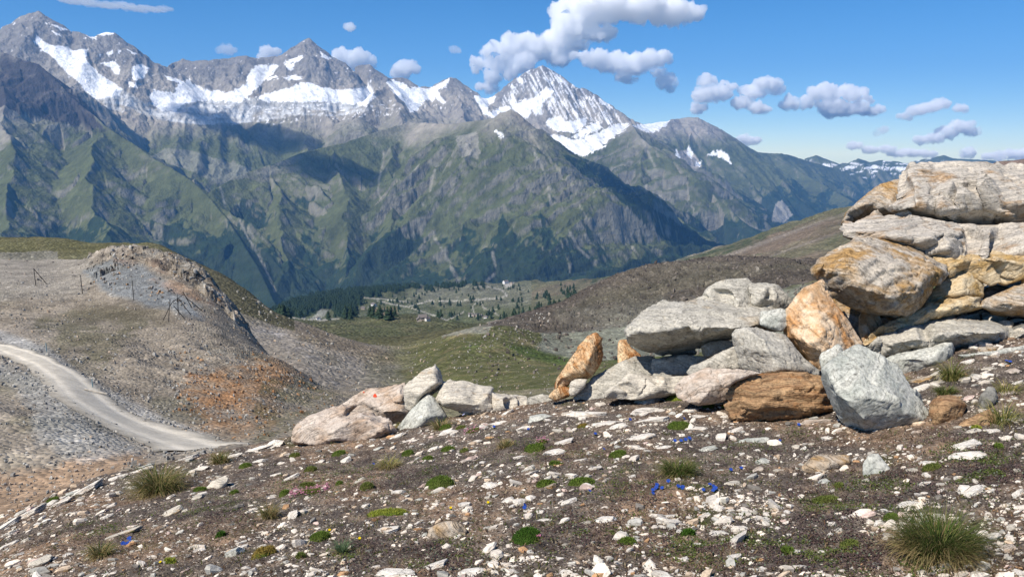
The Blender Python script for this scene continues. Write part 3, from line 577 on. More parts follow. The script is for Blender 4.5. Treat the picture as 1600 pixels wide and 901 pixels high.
def make_ground():
    uc = np.concatenate([np.linspace(-1.3, -0.68, 60)[:-1], np.linspace(-0.68, 0.68, 1150), np.linspace(0.68, 1.3, 60)[1:]])
    li = [np.interp(uc, UG, LY[k]) for k in range(4)]
    rows = []
    for k, n in ((0, 12), (1, 560), (2, 50)):
        for t in np.linspace(0, 1, n, endpoint=(k == 2)): rows.append(li[k] * (1 - t) + li[k + 1] * t)
    y = np.exp(np.array(rows)); x = uc[None] * y; z = ground_z(x.ravel(), y.ravel()).reshape(x.shape)
    a = (1 - sst(7.5, 10, y))
    z = z + a * (0.011 * fbm(x / 0.05, y / 0.05, 4, 501, 0.6) + 0.005 * fbm(x / 0.012, y / 0.012, 2, 502))
    o = mesh_np("ground", np.stack([x, y, z], -1).reshape(-1, 3), grid_quads(*x.shape), soil_mat()); tag(o, kind='structure')
make_ground()

# ------------------------------------------------------------------ rock materials
def rock_mat(name, light, dark, stain, st_amt, ang=0.0, band=9.0, scale=1.0, speck=0.5, bd=0.012, unit=1.0):
    t = NT(name); obj = t.n("ShaderNodeTexCoord").outputs['Object']
    if unit != 1.0: obj = t.scale(obj, (unit, unit, unit * 0.4))
    rot = t.n("ShaderNodeMapping", {'Vector': obj, 'Rotation': (0.35, ang, 0.2)}).outputs[0]
    sv = t.scale(rot, (1, 1, band))
    wv = t.n("ShaderNodeVectorMath", {0: sv, 1: t.n("ShaderNodeTexNoise", {'Vector': obj, 'Scale': 3.0, 'Detail': 2.0}).outputs['Color']}, operation='ADD').outputs[0]
    s1 = t.noise(wv, 2.6 * scale, 6, 0.62, 0.3); s2 = t.noise(wv, 9.0 * scale, 4, 0.6); nb = t.noise(obj, 2.4 * scale, 4, 0.55, 0.4)
    nf = t.noise(obj, 55.0, 5, 0.75); ng = t.noise(obj, 170.0, 2, 0.6)
    c = t.mix(t.mrange(s1, 0.36, 0.62), light, dark)
    c = t.mix(t.math('MULTIPLY', t.mrange(s2, 0.55, 0.72), 0.55), c, tuple(v * 0.45 for v in dark))
    st = t.math('ADD', t.math('MULTIPLY', nb, 0.8), t.math('MULTIPLY', s1, 0.35))
    c = t.mix(t.mrange(st, 0.72 - 0.42 * st_amt, 0.86 - 0.42 * st_amt), c, t.mix(t.mrange(s2, 0.4, 0.65), stain, tuple(v * 0.55 for v in stain)))
    c = t.mix(t.math('MULTIPLY', t.mrange(t.noise(obj, 5.5, 5, 0.7), 0.60, 0.68), 0.55), c, tuple(min(0.9, v * 1.25) for v in light))
    c = t.mix(1.0, c, t.ramp(nf, [(0.30, 1.0 - 0.95 * speck), (0.5, 1.0), (0.70, 1.0 + 0.5 * speck)]), 'MULTIPLY')
    li = t.n("ShaderNodeTexVoronoi", {'Vector': obj, 'Scale': 22.0}); lm = t.math('MULTIPLY', t.mrange(li.outputs['Distance'], 0.30, 0.22), t.mrange(t.noise(obj, 4.0, 3, 0.6), 0.5, 0.6))
    c = t.mix(t.math('MULTIPLY', lm, 0.45), c, (0.10, 0.10, 0.085))
    cr = t.math('ABSOLUTE', t.math('SUBTRACT', t.noise(wv, 1.7 * scale, 3, 0.5), 0.5)); crk = t.mrange(cr, 0.0, 0.012, 1.0, 0.0)
    c = t.mix(t.math('MULTIPLY', crk, 0.35), c, (0.05, 0.04, 0.03))
    h = t.math('ADD', t.math('MULTIPLY', s1, 1.1), t.math('MULTIPLY', s2, 0.7)); h = t.math('ADD', h, t.math('MULTIPLY', nf, 0.55))
    h = t.math('ADD', h, t.math('MULTIPLY', ng, 0.10)); h = t.math('SUBTRACT', h, t.math('MULTIPLY', crk, 0.35))
    return t.finish(c, 0.88, t.bump(h, 0.9, bd), 0.25)
_mk = rock_mat
def rock_mat(*a): return a
RM = {
 'flake': rock_mat("pale_flake_stone", (0.80, 0.74, 0.66), (0.62, 0.57, 0.49), (0.50, 0.36, 0.24), 0.22, 0.3, 7, 2.5, 0.45, 0.006),
 'white': rock_mat("grey_white_gneiss", (0.50, 0.49, 0.43), (0.33, 0.34, 0.30), (0.50, 0.40, 0.28), 0.12, 0.9, 5, 1.0, 0.7, 0.005),
 'slab': rock_mat("weathered_gneiss", (0.56, 0.50, 0.42), (0.36, 0.33, 0.29), (0.42, 0.25, 0.11), 0.30, 0.1, 9, 1.0, 0.55, 0.014),
 'grey': rock_mat("grey_gneiss", (0.52, 0.485, 0.41), (0.34, 0.32, 0.275), (0.42, 0.33, 0.22), 0.25, -0.15, 6, 1.0, 0.6, 0.012),
 'pink': rock_mat("pinkish_gneiss", (0.58, 0.50, 0.42), (0.42, 0.35, 0.29), (0.52, 0.38, 0.27), 0.5, 0.45, 7, 1.0, 0.45, 0.012),
 'cream': rock_mat("cream_gneiss", (0.62, 0.56, 0.46), (0.46, 0.42, 0.35), (0.50, 0.34, 0.18), 0.25, 0.1, 9, 1.2, 0.4, 0.010),
 'brown': rock_mat("brown_schist", (0.50, 0.33, 0.18), (0.32, 0.18, 0.09), (0.36, 0.17, 0.06), 0.3, 0.05, 10, 1.4, 0.55, 0.022),
 'orange': rock_mat("rusty_orange_rock", (0.68, 0.55, 0.40), (0.55, 0.33, 0.16), (0.48, 0.22, 0.07), 0.45, -0.9, 3, 1.0, 0.5, 0.016),
 'rust': rock_mat("deep_rust_rock", (0.70, 0.52, 0.32), (0.42, 0.20, 0.07), (0.34, 0.13, 0.04), 0.40, -0.9, 4, 1.6, 0.8, 0.02),
 'mixed': rock_mat("ochre_stained_gneiss", (0.52, 0.46, 0.38), (0.36, 0.32, 0.27), (0.44, 0.27, 0.11), 0.55, -0.5, 6, 1.1, 0.6, 0.018),
 'ochre': rock_mat("yellow_ochre_gneiss", (0.60, 0.50, 0.34), (0.44, 0.32, 0.18), (0.50, 0.32, 0.12), 0.5, 0.4, 5, 1.2, 0.5, 0.014),
 'dark': rock_mat("dark_lichened_rock", (0.26, 0.25, 0.22), (0.13, 0.125, 0.11), (0.2, 0.17, 0.12), 0.2, 0.5, 4, 1.0, 0.7, 0.012),
}
rock_mat = _mk
RMS = {k: rock_mat('small_' + v[0], *v[1:], unit=0.13) for k, v in RM.items() if k in ('flake', 'white', 'cream', 'pink', 'mixed', 'brown', 'dark', 'orange')}
RM = {k: rock_mat(*v) for k, v in RM.items()}
def remesh(V, T, voxel, smooth=1):
    me = bpy.data.meshes.new("tmp"); me.from_pydata([tuple(v) for v in V], [], [tuple(t) for t in T]); me.update()
    bm = bmesh.new(); bm.from_mesh(me); bmesh.ops.recalc_face_normals(bm, faces=bm.faces); bm.to_mesh(me); bm.free()
    ob = bpy.data.objects.new("tmp", me); COL.objects.link(ob)
    m = ob.modifiers.new("r", 'REMESH'); m.mode = 'VOXEL'; m.voxel_size = voxel
    if smooth:
        s = ob.modifiers.new("s", 'SMOOTH'); s.iterations = smooth; s.factor = 0.5
    dg = bpy.context.evaluated_depsgraph_get(); out = bpy.data.meshes.new_from_object(ob.evaluated_get(dg), depsgraph=dg)
    bpy.data.objects.remove(ob); bpy.data.meshes.remove(me)
    return out
def get_vn(me):
    n = len(me.vertices); V = np.empty(n * 3, np.float32); me.vertices.foreach_get("co", V)
    N = np.empty(n * 3, np.float32); me.vertex_normals.foreach_get("vector", N)
    return V.reshape(-1, 3).astype(float), N.reshape(-1, 3).astype(float)
ROCKN = [0]
def relax(A, ed, it):
    n = len(A); cnt = np.bincount(ed.ravel(), minlength=n)[:, None] + 1.0
    for _ in range(it):
        S = A.copy()
        for c in range(3): S[:, c] += np.bincount(ed[:, 0], A[ed[:, 1], c], n) + np.bincount(ed[:, 1], A[ed[:, 0], c], n)
        A = S / cnt
    return A
def rock(label, outline, mat, cat="boulder", name="boulder", base=None, Y=None, inner=(), lean=0.45, thick=0.5, ang=0.1, amp=1.0, step=1.0, sink=0.02, voxel=None, group=None, smooth=1, facets=20, fs=.62):
    """outline in the photo's measure -> solid of real thickness standing at its own distance"""
    ROCKN[0] += 1; sd = ROCKN[0] * 7
    xs = [p[0] for p in outline]; ys = [p[1] for p in outline]; cx, cy = sum(xs) / len(xs), sum(ys) / len(ys)
    outline = [(cx + (p[0] - cx) * 1.025, cy + (p[1] - cy) * 1.025) + tuple(p[2:]) for p in outline]; xs = [p[0] for p in outline]; ys = [p[1] for p in outline]
    if Y is None:
        bx, by = base if base else (cx, max(ys)); Y = ghit(bx, by)[1] + 0.03
    ps = Y / F; yb = max(ys)
    wid = (max(xs) - min(xs)) * ps; hei = (max(ys) - min(ys)) * ps
    T = thick * math.sqrt(wid * hei)
    def dep(py, d=0.0): return Y + lean * (yb - py) * ps + d
    pts = []; n = len(outline)
    for p in outline: pts.append((p[0], p[1], dep(p[1], (p[2] if len(p) > 2 else 0.0) + 0.09 * T)))
    if not inner:
        inner = [(cx + (xs[i] - cx) * 0.5, cy + (ys[i] - cy) * 0.5, -0.10 * T * (1 + 0.5 * math.sin(i * 2.3 + sd))) for i in range(0, n, 2)]
    else:
        inner = list(inner)
    for p in inner: pts.append((p[0], p[1], dep(p[1], p[2])))
    from_v = [Vector((p[0], -p[1])) for p in pts]
    ed = [(i, (i + 1) % n) for i in range(n)]
    r = delaunay_2d_cdt(from_v, ed, [], 1, 1e-5)
    if len(r[0]) != len(pts): inner = []; pts = pts[:n]; r = delaunay_2d_cdt(from_v[:n], ed, [], 1, 1e-5)
    W = [pt(*p) for p in pts]; tris = []
    for f in r[2]:
        m = [r[3][v][0] for v in f]; tris.append(tuple(m))
    # back: outline pulled in and set behind
    nb = len(W)
    for i in range(n):
        k = 0.93 + 0.05 * math.sin(i * 1.9 + sd)
        W.append(pt(cx + (xs[i] - cx) * k, cy + (ys[i] - cy) * k + 2, dep(ys[i], T * (0.85 + 0.2 * math.sin(i * 2.7 + sd)))))
    for i in range(n):
        j = (i + 1) % n; tris.append((i, j, nb + j)); tris.append((i, nb + j, nb + i))
    rb = delaunay_2d_cdt([Vector((cx + (xs[i] - cx) * .8, -(cy + (ys[i] - cy) * .8))) for i in range(n)], ed, [], 1, 1e-5)
    for f in rb[2]: tris.append(tuple(nb + rb[3][v][0] for v in f))
    org = np.array(pt(cx, yb, Y + T * 0.4))
    W = np.array(W) - org
    vx = voxel or max(0.0065, min(0.016, 0.0021 * Y * (1 if wid * hei < 0.6 else 1.25)))
    me = remesh(W, tris, vx, smooth)
    V, N = get_vn(me); P = V + sd * 3.7
    sz = math.sqrt(wid * hei)
    nrm = np.array([math.sin(ang), 0.35, math.cos(ang)]); nrm /= np.linalg.norm(nrm)
    L = P @ nrm; tang = P - np.outer(L, nrm)
    rr = np.random.RandomState(sd)
    for k in range(5):                      # flat breaks on the corners
        n = rr.normal(size=3); n /= np.linalg.norm(n); q_ = V @ n; h_ = q_.max() - rr.uniform(0.01, 0.055) * (q_.max() - q_.min())
        if n[2] < -0.5: continue
        V = V - np.outer(np.maximum(0, q_ - h_) * 0.9, n)
    m_ = int(facets + 5 * sz); sid = rr.choice(len(V), m_, replace=False); Vw = V + 0.06 * sz * np.stack([fbm3(V / (0.25 * sz), 3, sd + k) for k in (21, 22, 23)], 1)
    dist = ((Vw[:, None, :] - V[sid][None]) ** 2).sum(2) + 1.1 * (1 - N @ N[sid].T) * sz * sz
    cell = dist.argmin(1)
    ed_ = np.empty(len(me.edges) * 2, np.int32); me.edges.foreach_get('vertices', ed_); ed_ = ed_.reshape(-1, 2); DV = np.zeros_like(V)
    for k in range(m_):                      # broken facets
        I = cell == k
        if I.sum() < 12: continue
        c_ = V[I].mean(0); n_ = N[I].mean(0); n_ /= np.linalg.norm(n_) + 1e-9
        DV[I] = -fs * np.outer((V[I] - c_) @ n_, n_) + n_ * rr.uniform(-0.005, 0.005) * sz
    DV = relax(DV, ed_, 2); V = V + DV
    P = V + sd * 3.7; L = P @ nrm; tang = P - np.outer(L, nrm)
    lump = fbm3(P / (0.32 * sz + 0.05), 3, sd) * 0.008 * sz
    q = L / (0.05 + 0.05 * sz) + 0.9 * fbm3(tang / (0.4 * sz + 0.05), 3, sd + 1); fr = q - np.floor(q)
    led = (sst(0.0, 0.85, fr) * (1 - sst(0.88, 1.0, fr)) - 0.5) * 0.018 * sz * step * sst(-0.35, 0.25, fbm3(P / (0.5 * sz), 2, sd + 2))
    fine = fbm(L / 0.012, (tang[:, 0] + tang[:, 1]) / 0.12, 3, sd + 3) * 0.0030 * step + fbm3(P / 0.045, 3, sd + 4, 0.6) * 0.0045 + (fbm3(P / 0.16, 4, sd + 6, 0.6, True) - 0.3) * 0.014 * min(1, sz)
    ck = np.abs(fbm3(P / (0.45 * sz + .05) + (L / (0.16 * sz))[:, None] * 0.5 * nrm[None], 3, sd + 31)); ck2 = np.abs(fbm3(P / (0.28 * sz + .04), 3, sd + 37, .55))
    crack = -0.030 * sz * np.exp(-(ck / 0.022) ** 2) * step ** .5 - 0.012 * sz * np.exp(-(ck2 / 0.03) ** 2)
    D = (lump + led + fine) * amp + crack + 0.004 * sz
    V = V + N * D[:, None]; V = V + 0.3 * (relax(V, ed_, 1) - V)
    me.vertices.foreach_set("co", V.astype(np.float32).ravel())
    me.polygons.foreach_set("use_smooth", np.full(len(me.polygons), True)); me.update()
    me.materials.clear(); me.materials.append(RM[mat]); me.name = name
    o = bpy.data.objects.new(name, me); COL.objects.link(o); o.location = tuple(org - np.array([0, 0, sink]))
    return tag(o, label, cat, group)
RK = {}
RK['top_back'] = rock("brown stepped end of the topmost slab, overhanging the empty slope", [(1316,347,.05),(1322,330),(1337,315),(1350,305),(1372,287),(1400,278),(1425,280),(1430,300),(1420,325),(1384,334,.1),(1350,338,.1),(1322,346,.1)], 'mixed', Y=7.2, inner=[(1338,318,-.05),(1360,318,-.08),(1400,300,-.1),(1345,322,-.1),(1395,318,-.12)], thick=0.8, ang=-.35, lean=.5)
RK['top'] = rock("huge pale slab lying topmost on the right-hand rock pile", [(1383,318),(1395,305),(1412,290,.02),(1411,272,.2),(1414,259,.35),(1430,253,.4),(1455,249,.4),(1500,250,.4),(1560,253,.4),(1600,258,.4),(1680,268,.4),(1740,300,.2),(1740,352,.25),(1660,362,.25),(1600,356,.2),(1560,350,.2),(1530,348,.2),(1505,344,.2),(1490,346,.2),(1460,342,.25),(1420,338,.3),(1392,335,.3)],
   'slab', Y=6.85, inner=[(1425,284,0),(1500,287,-.06),(1560,290,-.08),(1640,298,-.05),(1392,314,-.10),(1430,314,-.16),(1470,324,-.16),(1500,334,-.10),(1560,335,-.1),(1640,345,-.05),(1440,265,.2),(1540,268,.2),(1640,276,.2),(1425,296,-.08),(1462,300,-.08),(1466,318,-.08),(1540,318,-.1),(1560,325,-.12)], thick=0.75, ang=-.06, lean=.3, amp=.75, facets=16)
RK['mid'] = rock("broad cracked slab wedged beneath the topmost slab", [(1312,353,.1),(1320,347,.1),(1350,339,.2),(1390,333,.3),(1440,338,.3),(1500,344,.3),(1560,350,.3),(1620,358,.3),(1740,366,.3),(1740,430,.1),(1640,420),(1600,404),(1570,399),(1540,402),(1500,408),(1470,404),(1440,396),(1400,380),(1360,368),(1332,370),(1318,366),(1311,360)],
   'slab', Y=6.2, inner=[(1330,355,-.02),(1400,348,.05),(1400,365,-.1),(1470,358,0),(1480,385,-.14),(1550,368,0),(1550,388,-.14),(1620,380,-.06),(1430,372,-.12)], thick=0.7, ang=.05, lean=.5)
RK['warm'] = rock("ochre layered ledge under the cracked slab at the right edge", [(1448,402),(1480,398),(1520,398),(1560,392),(1600,392),(1720,400),(1720,470),(1640,450),(1600,430),(1570,440),(1540,428),(1510,415),(1480,430),(1465,420)], 'ochre', Y=5.98, inner=[(1500,406,-.08),(1560,400,-.1),(1600,410,-.05),(1560,420,0)], thick=.8, ang=.12, lean=.6)
RK['tan'] = rock("thin tan plate pointing right out of the pile", [(1462,407),(1500,402),(1530,395),(1549,393),(1550,399),(1525,406),(1500,414),(1476,414)], 'cream', cat="stone slab", name="stone_slab", Y=6.35, inner=[(1500,407,-.03),(1535,399,-.03)], thick=.5, ang=.2)
RK['yell'] = rock("yellowish angular rock between the grey boulder and the loose rubble", [(1465,438),(1488,426),(1512,414),(1528,418),(1536,438),(1535,460),(1510,466),(1482,470),(1460,476),(1440,482),(1452,460)], 'ochre', Y=6.1, inner=[(1505,430,-.08),(1510,452,-.12),(1480,455,-.1)], thick=.7, ang=.3)
RK['spur'] = rock("long pinkish ochre ramp of rock running down under the grey boulder", [(1350,533),(1372,510),(1402,496),(1430,484),(1455,470),(1500,462),(1536,462),(1540,474),(1500,484),(1460,494),(1420,505),(1385,520)], 'ochre', Y=5.85, inner=[(1400,505,-.06),(1450,485,-.08),(1500,472,-.06)], thick=.55, ang=.35)
RK['big'] = rock("massive grey boulder with ochre underside leaning over the dark gap", [(1265,424,.06),(1275,408,.1),(1293,393,.15),(1312,380,.25),(1332,370,.3),(1362,365,.35),(1402,374,.35),(1440,388,.3),(1470,405,.2),(1481,425,.1),(1484,433,.12),(1468,443,.12),(1455,457,.16),(1441,480,.2),(1425,492,.2),(1410,495,.22),(1380,488,.2),(1345,481,.16),(1318,470,.12),(1303,461,.12),(1293,443,.08),(1287,431,.08)],
   'mixed', Y=5.75, inner=[(1295,412,-.06),(1330,388,.05),(1340,402,-.10),(1380,395,0),(1400,412,-.16),(1440,405,0),(1452,425,-.12),(1430,455,-.14),(1380,455,-.18),(1330,440,-.12),(1400,478,-.05),(1350,425,-.15)], thick=.75, ang=-.5, lean=.35)
RK['orange_big'] = rock("tall rust and white stained rock propping up the grey boulder", [(1227,510),(1231,484),(1240,462),(1262,442),(1286,431),(1291,447),(1302,468),(1320,494),(1336,513),(1348,531),(1344,548),(1322,556),(1304,570),(1282,574),(1262,557),(1244,536),(1232,522)],
   'orange', Y=5.35, inner=[(1265,455,-.05),(1290,500,-.12),(1255,490,-.05),(1265,530,-.14),(1300,540,-.14),(1325,530,-.05),(1285,520,-.16)], thick=.6, ang=-.8, step=.5)
RK['gapstone'] = rock("small grey and rusty stone standing in the dark gap", [(1343,486),(1352,482),(1372,484),(1378,500),(1384,520),(1372,530),(1350,532),(1343,512)], 'orange', Y=6.0, thick=.8)
RK['gapback'] = rock("shadowed rock closing the back of the dark gap", [(1298,450),(1340,455),(1420,470),(1500,440),(1510,500),(1420,520),(1350,545),(1310,530)], 'mixed', Y=6.6, thick=.5)
RK['dark_up'] = rock("dark weathered block among rubble near the right edge", [(1534,460),(1540,446),(1556,440),(1575,444),(1578,456),(1568,465),(1545,468)], 'dark', Y=6.3, thick=.8)
RK['long'] = rock("long tapering slab with a dark undercut front at the right edge", [(1347,546,.02),(1362,530,.1),(1400,508,.2),(1440,496,.3),(1480,488,.35),(1512,490,.35),(1545,498,.3),(1575,509,.2),(1606,520,.1),(1640,526,.2),(1600,536,.22),(1560,542,.22),(1520,549,.22),(1498,553,.22),(1478,545,.2),(1440,545,.12),(1400,552,.08),(1378,555,.05)],
   'grey', base=(1480,556), inner=[(1400,528,-.06),(1440,525,-.12),(1480,519,-.14),(1520,516,-.14),(1560,517,-.12),(1596,521,0),(1430,512,.05),(1500,503,.1),(1460,533,-.08)], thick=.5, ang=.12, lean=.4)
RK['low'] = rock("rough whitish slab behind the upright white boulder", [(1372,562),(1395,552),(1420,546),(1445,540),(1470,534),(1488,531),(1492,541),(1491,555),(1480,563),(1455,572),(1410,580),(1385,575)], 'white', base=(1440,580), inner=[(1420,556,-.06),(1475,542,-.07),(1455,560,-.06)], thick=.6, ang=.2)
RK['edge'] = rock("low ochre and grey ledge at the right edge above the undercut slab", [(1530,474),(1552,456),(1580,446),(1612,440),(1700,432),(1700,496),(1620,492),(1570,486),(1545,482)], 'mixed', Y=5.95, inner=[(1570,462,-.08),(1600,456,-.05),(1600,474,-.12),(1640,465,-.1)], thick=.6, ang=.2)
RK['plank'] = rock("long thin grey splinter of rock lying before the undercut slab", [(1498,549),(1530,547),(1560,542),(1600,535),(1640,530),(1640,537),(1600,543),(1565,550),(1530,556),(1505,554)], 'white', cat="stone slab", name="stone_slab", base=(1560,556), thick=.3, ang=.15)
RK['white'] = rock("upright pale green-grey boulder, largest on the right foreground", [(1286,592,.10),(1286,575,.08),(1293,561,.06),(1310,548,.08),(1340,536,.12),(1350,537,.12),(1362,546,.1),(1380,553,.08),(1402,577,.06),(1426,606,.04),(1446,629,.03),(1452,646,.03),(1450,663,.04),(1430,669,.02),(1405,673,.02),(1385,673,.04),(1345,664,.12),(1318,650,.16),(1303,636,.18),(1294,612,.16)],
   'white', base=(1390,672), inner=[(1300,578,-.04),(1306,603,-.08),(1325,628,-.11),(1352,650,-.11),(1380,666,-.06),(1345,560,-.05),(1350,600,-.13),(1400,610,-.11),(1400,650,-.10),(1432,645,-.05)], thick=.55, ang=.9, lean=.3, step=.2, amp=.5, facets=9, fs=.7)
RK['white_back'] = rock("small white shard peeking up behind the upright pale boulder", [(1280,560),(1284,546),(1298,540),(1310,531),(1317,541),(1318,560),(1305,580),(1287,578)], 'white', Y=4.95, thick=.6, ang=.8)
RK['brown'] = rock("brown finely layered block beside the upright pale boulder", [(1139,600,.05),(1143,590,.06),(1158,583,.1),(1190,577,.12),(1250,578,.12),(1287,584,.1),(1300,604,.05),(1306,640,.05),(1300,652,.05),(1270,653,.03),(1240,655,.03),(1190,658,.03),(1157,656,.03),(1145,643,.03),(1141,620,.03)],
   'brown', base=(1220,658), inner=[(1155,594,-.02),(1180,600,-.09),(1240,594,-.07),(1282,600,-.05),(1190,640,-.11),(1260,640,-.08),(1160,635,-.05),(1225,618,-.1),(1285,625,-.05)], thick=.7, ang=.04, lean=.2, step=2.6, amp=1.15)
RK['centre_top'] = rock("pale angular block sitting on the back of the overhanging slab", [(1103,458),(1110,446),(1122,436),(1136,430),(1152,433),(1172,437),(1212,440),(1224,451),(1237,462),(1238,471),(1224,479),(1185,482),(1130,480),(1105,470)], 'grey', Y=6.2, inner=[(1140,450,-.05),(1205,442,-.02),(1200,462,-.14),(1150,470,-.12),(1220,465,-.03)], thick=.7, ang=-.2)
RK['centre'] = rock("great overhanging grey slab in the middle of the boulders", [(978,517,.04),(982,505,.06),(990,494,.12),(1000,481,.2),(1014,474,.25),(1046,465,.32),(1072,467,.32),(1100,461,.35),(1140,466,.3),(1190,474,.25),(1228,482,.2),(1231,500,.1),(1222,513,.08),(1200,514,.1),(1175,516,.15),(1145,522,.3),(1100,534,.38),(1066,545,.4),(1036,549,.4),(1002,543,.36),(984,531,.2)],
   'grey', Y=5.75, inner=[(985,518,-.04),(1012,513,-.10),(1046,509,-.14),(1078,500,-.12),(1100,511,-.14),(1143,510,-.14),(1180,503,-.12),(1215,500,-.05),(1050,488,.04),(1100,485,.02),(1150,488,0),(1195,490,-.02)], thick=.8, ang=.15, lean=.45, step=.5, amp=.75, facets=14)
RK['centre_white'] = rock("whitish lump between the overhanging slab and the rusty rock", [(1188,483),(1222,477),(1233,486),(1231,504),(1222,514),(1204,509),(1188,502)], 'white', Y=5.5, thick=.8, ang=.3)
RK['prop'] = rock("grey wedge-shaped block holding up the overhanging slab", [(1143,516,.12),(1150,510,.12),(1180,509,.1),(1200,513,.08),(1226,519,.08),(1238,532,.07),(1252,553,.06),(1280,574,.05),(1276,584,.04),(1232,586,.02),(1205,583,.02),(1180,580,.08),(1165,573,.12),(1152,560,.16),(1147,540,.16)],
   'grey', Y=5.2, inner=[(1178,514,-.02),(1190,524,-.08),(1202,545,-.13),(1213,569,-.13),(1228,545,-.08),(1250,572,-.06),(1165,540,.04)], thick=.7, ang=.9, lean=.3, step=.4)
RK['under1'] = rock("shaded flat rock under the overhanging slab", [(1020,556),(1060,552),(1110,552),(1122,562),(1100,577),(1080,588),(1040,588),(1016,584)], 'grey', Y=6.0, thick=.7)
RK['under2'] = rock("small dark wedge stone in the shade under the slab", [(1094,537),(1108,530),(1130,527),(1150,530),(1150,545),(1124,552),(1102,553)], 'grey', Y=5.95, thick=.8)
RK['under3'] = rock("speckled rounded rock rising in front of the dark hollow", [(1074,578),(1080,567),(1100,560),(1130,545),(1149,537),(1153,556),(1160,574),(1120,580),(1085,584)], 'grey', Y=5.55, thick=.7, ang=.5)
RK['fin'] = rock("thin orange fin of rock under the slab's left end", [(966,528),(980,525),(986,540),(1002,550),(1003,556),(985,566),(966,572)], 'rust', cat="stone", name="stone", Y=6.4, thick=.4, ang=.2)
RK['tooth'] = rock("orange rust-coloured stone tooth standing alone on the crest", [(867,602),(869,590),(878,575),(894,556),(904,537),(919,521),(934,517),(940,524),(938,534),(942,541),(940,556),(935,571),(925,583),(914,589),(895,590),(882,600),(872,605)],
   'rust', Y=6.0, inner=[(885,585,-.06),(905,560,-.1),(920,530,-.04),(925,555,-.12),(912,578,-.1)], thick=.55, ang=-.9, lean=.1)
RK['tooth_white'] = rock("small white stone at the foot of the orange tooth", [(889,606),(892,592),(900,587),(918,588),(914,598),(902,612),(892,614)], 'cream', cat="stone", name="stone", Y=5.85, thick=.8)
RK['tooth_chunk'] = rock("small orange chunk left of the white stone below the tooth", [(857,616),(866,603),(876,600),(891,600),(890,614),(868,622)], 'rust', cat="stone", name="stone", Y=5.9, thick=.8)
RK['slope1'] = rock("flat grey outcrop sloping left below the overhanging slab", [(896,616),(912,602),(930,582),(950,573),(972,563),(990,555),(1020,553),(1027,563),(1020,584),(1012,604),(980,616),(940,622)], 'grey', Y=5.9, inner=[(940,592,-.06),(985,572,-.06),(1000,592,-.1),(960,605,-.1)], thick=.6, ang=.3, lean=.7)
RK['slope2'] = rock("pale triangular rock face in front of the flat grey outcrop", [(938,616),(960,598),(984,580),(1010,583),(1050,584),(1080,583),(1078,600),(1055,612),(1000,620)], 'cream', Y=5.6, inner=[(985,592,-.08),(1030,598,-.08)], thick=.6, ang=.3, lean=.6)
RK['round'] = rock("smooth pinkish rounded outcrop left of the brown layered block", [(1055,604),(1068,585),(1085,577),(1112,573),(1146,573),(1158,590),(1150,610),(1128,622),(1092,628),(1062,618)], 'pink', Y=5.2, inner=[(1090,590,-.06),(1125,590,-.08),(1105,610,-.1)], thick=.7, lean=.6, step=.4)
RK['pinkflat'] = rock("pink flat stone perched on the outcrop beside the brown block", [(1120,585),(1125,577),(1150,571),(1192,577),(1165,584),(1146,592),(1138,602),(1126,595)], 'pink', cat="stone", name="stone", Y=4.85, thick=.6)
RK['brownfoot'] = rock("small brown rock tucked left of the brown layered block", [(1106,615),(1114,606),(1140,605),(1146,615),(1140,625),(1112,627)], 'brown', cat="stone", name="stone", base=(1125,627), thick=.8)
RK['l_out'] = rock("low pinkish outcrop with a white quartz seam, furthest left of the rocks", [(455,684),(462,663),(478,648),(508,639),(528,628),(541,647),(562,641),(590,642),(606,650),(620,666),(612,676),(560,690),(500,694)], 'pink', base=(540,690), inner=[(490,660,-.08),(530,648,-.08),(545,655,-.16),(580,652,-.14),(600,665,-.16),(520,675,-.16)], thick=.5, ang=.45, lean=.9)
RK['l_dot'] = rock("pale rock carrying a painted red waymark dot", [(526,634),(546,620),(566,606),(580,603),(602,603),(633,594),(636,620),(646,640),(640,657),(612,660),(592,648),(562,645),(542,648)], 'pink', Y=6.5, inner=[(565,620,-.03),(600,615,-.06),(628,605,-.08),(600,640,-.12),(626,640,-.12)], thick=.6, ang=.3, lean=.6, step=.4)
RK['l_up'] = rock("cream block tilted upright on the left group of rocks", [(633,598),(650,585),(666,571),(680,566),(688,574),(691,590),(688,600),(676,610),(660,619),(646,633),(640,638),(632,632)], 'cream', Y=6.3, inner=[(640,605,-.05),(672,580,-.06),(680,595,-.1),(655,612,-.12)], thick=.6, ang=.7, lean=.3)
RK['l_grey'] = rock("low grey stone in front of the tilted cream block", [(620,664),(638,642),(654,626),(668,613),(681,618),(691,633),(700,648),(684,660),(660,668),(640,672)], 'white', base=(660,668), inner=[(668,630,-.08),(660,650,-.1),(680,645,-.08)], thick=.7, ang=.6, lean=.6, step=.4)
RK['l_slab'] = rock("long cream slab with a stepped top, right of the tilted block", [(679,620,.1),(688,603,.12),(694,592,.2),(712,591,.2),(745,596,.2),(763,599,.18),(766,610,.12),(800,611,.12),(826,614,.1),(826,626,.02),(805,636),(772,642),(750,648),(722,640,.1),(697,634,.1)],
   'cream', base=(770,646), inner=[(700,612,-.04),(760,612,-.04),(740,626,-.10),(790,624,-.08),(700,626,-.06)], thick=.6, ang=.05, lean=.5)
RK['l_end'] = rock("small flat grey slab just right of the long cream slab", [(822,628),(826,615),(850,612),(872,616),(858,626),(835,632)], 'grey', cat="stone slab", name="stone_slab", base=(845,630), thick=.6)
RK['br1'] = rock("rounded brown stone right of the upright pale boulder", [(1452,640),(1456,624),(1463,615),(1481,611),(1501,617),(1511,628),(1504,641),(1496,656),(1480,661),(1461,658)], 'brown', cat="stone", name="stone", base=(1480,661), inner=[(1470,620,-.03),(1490,628,-.06),(1475,645,-.06)], thick=.8, lean=.3)
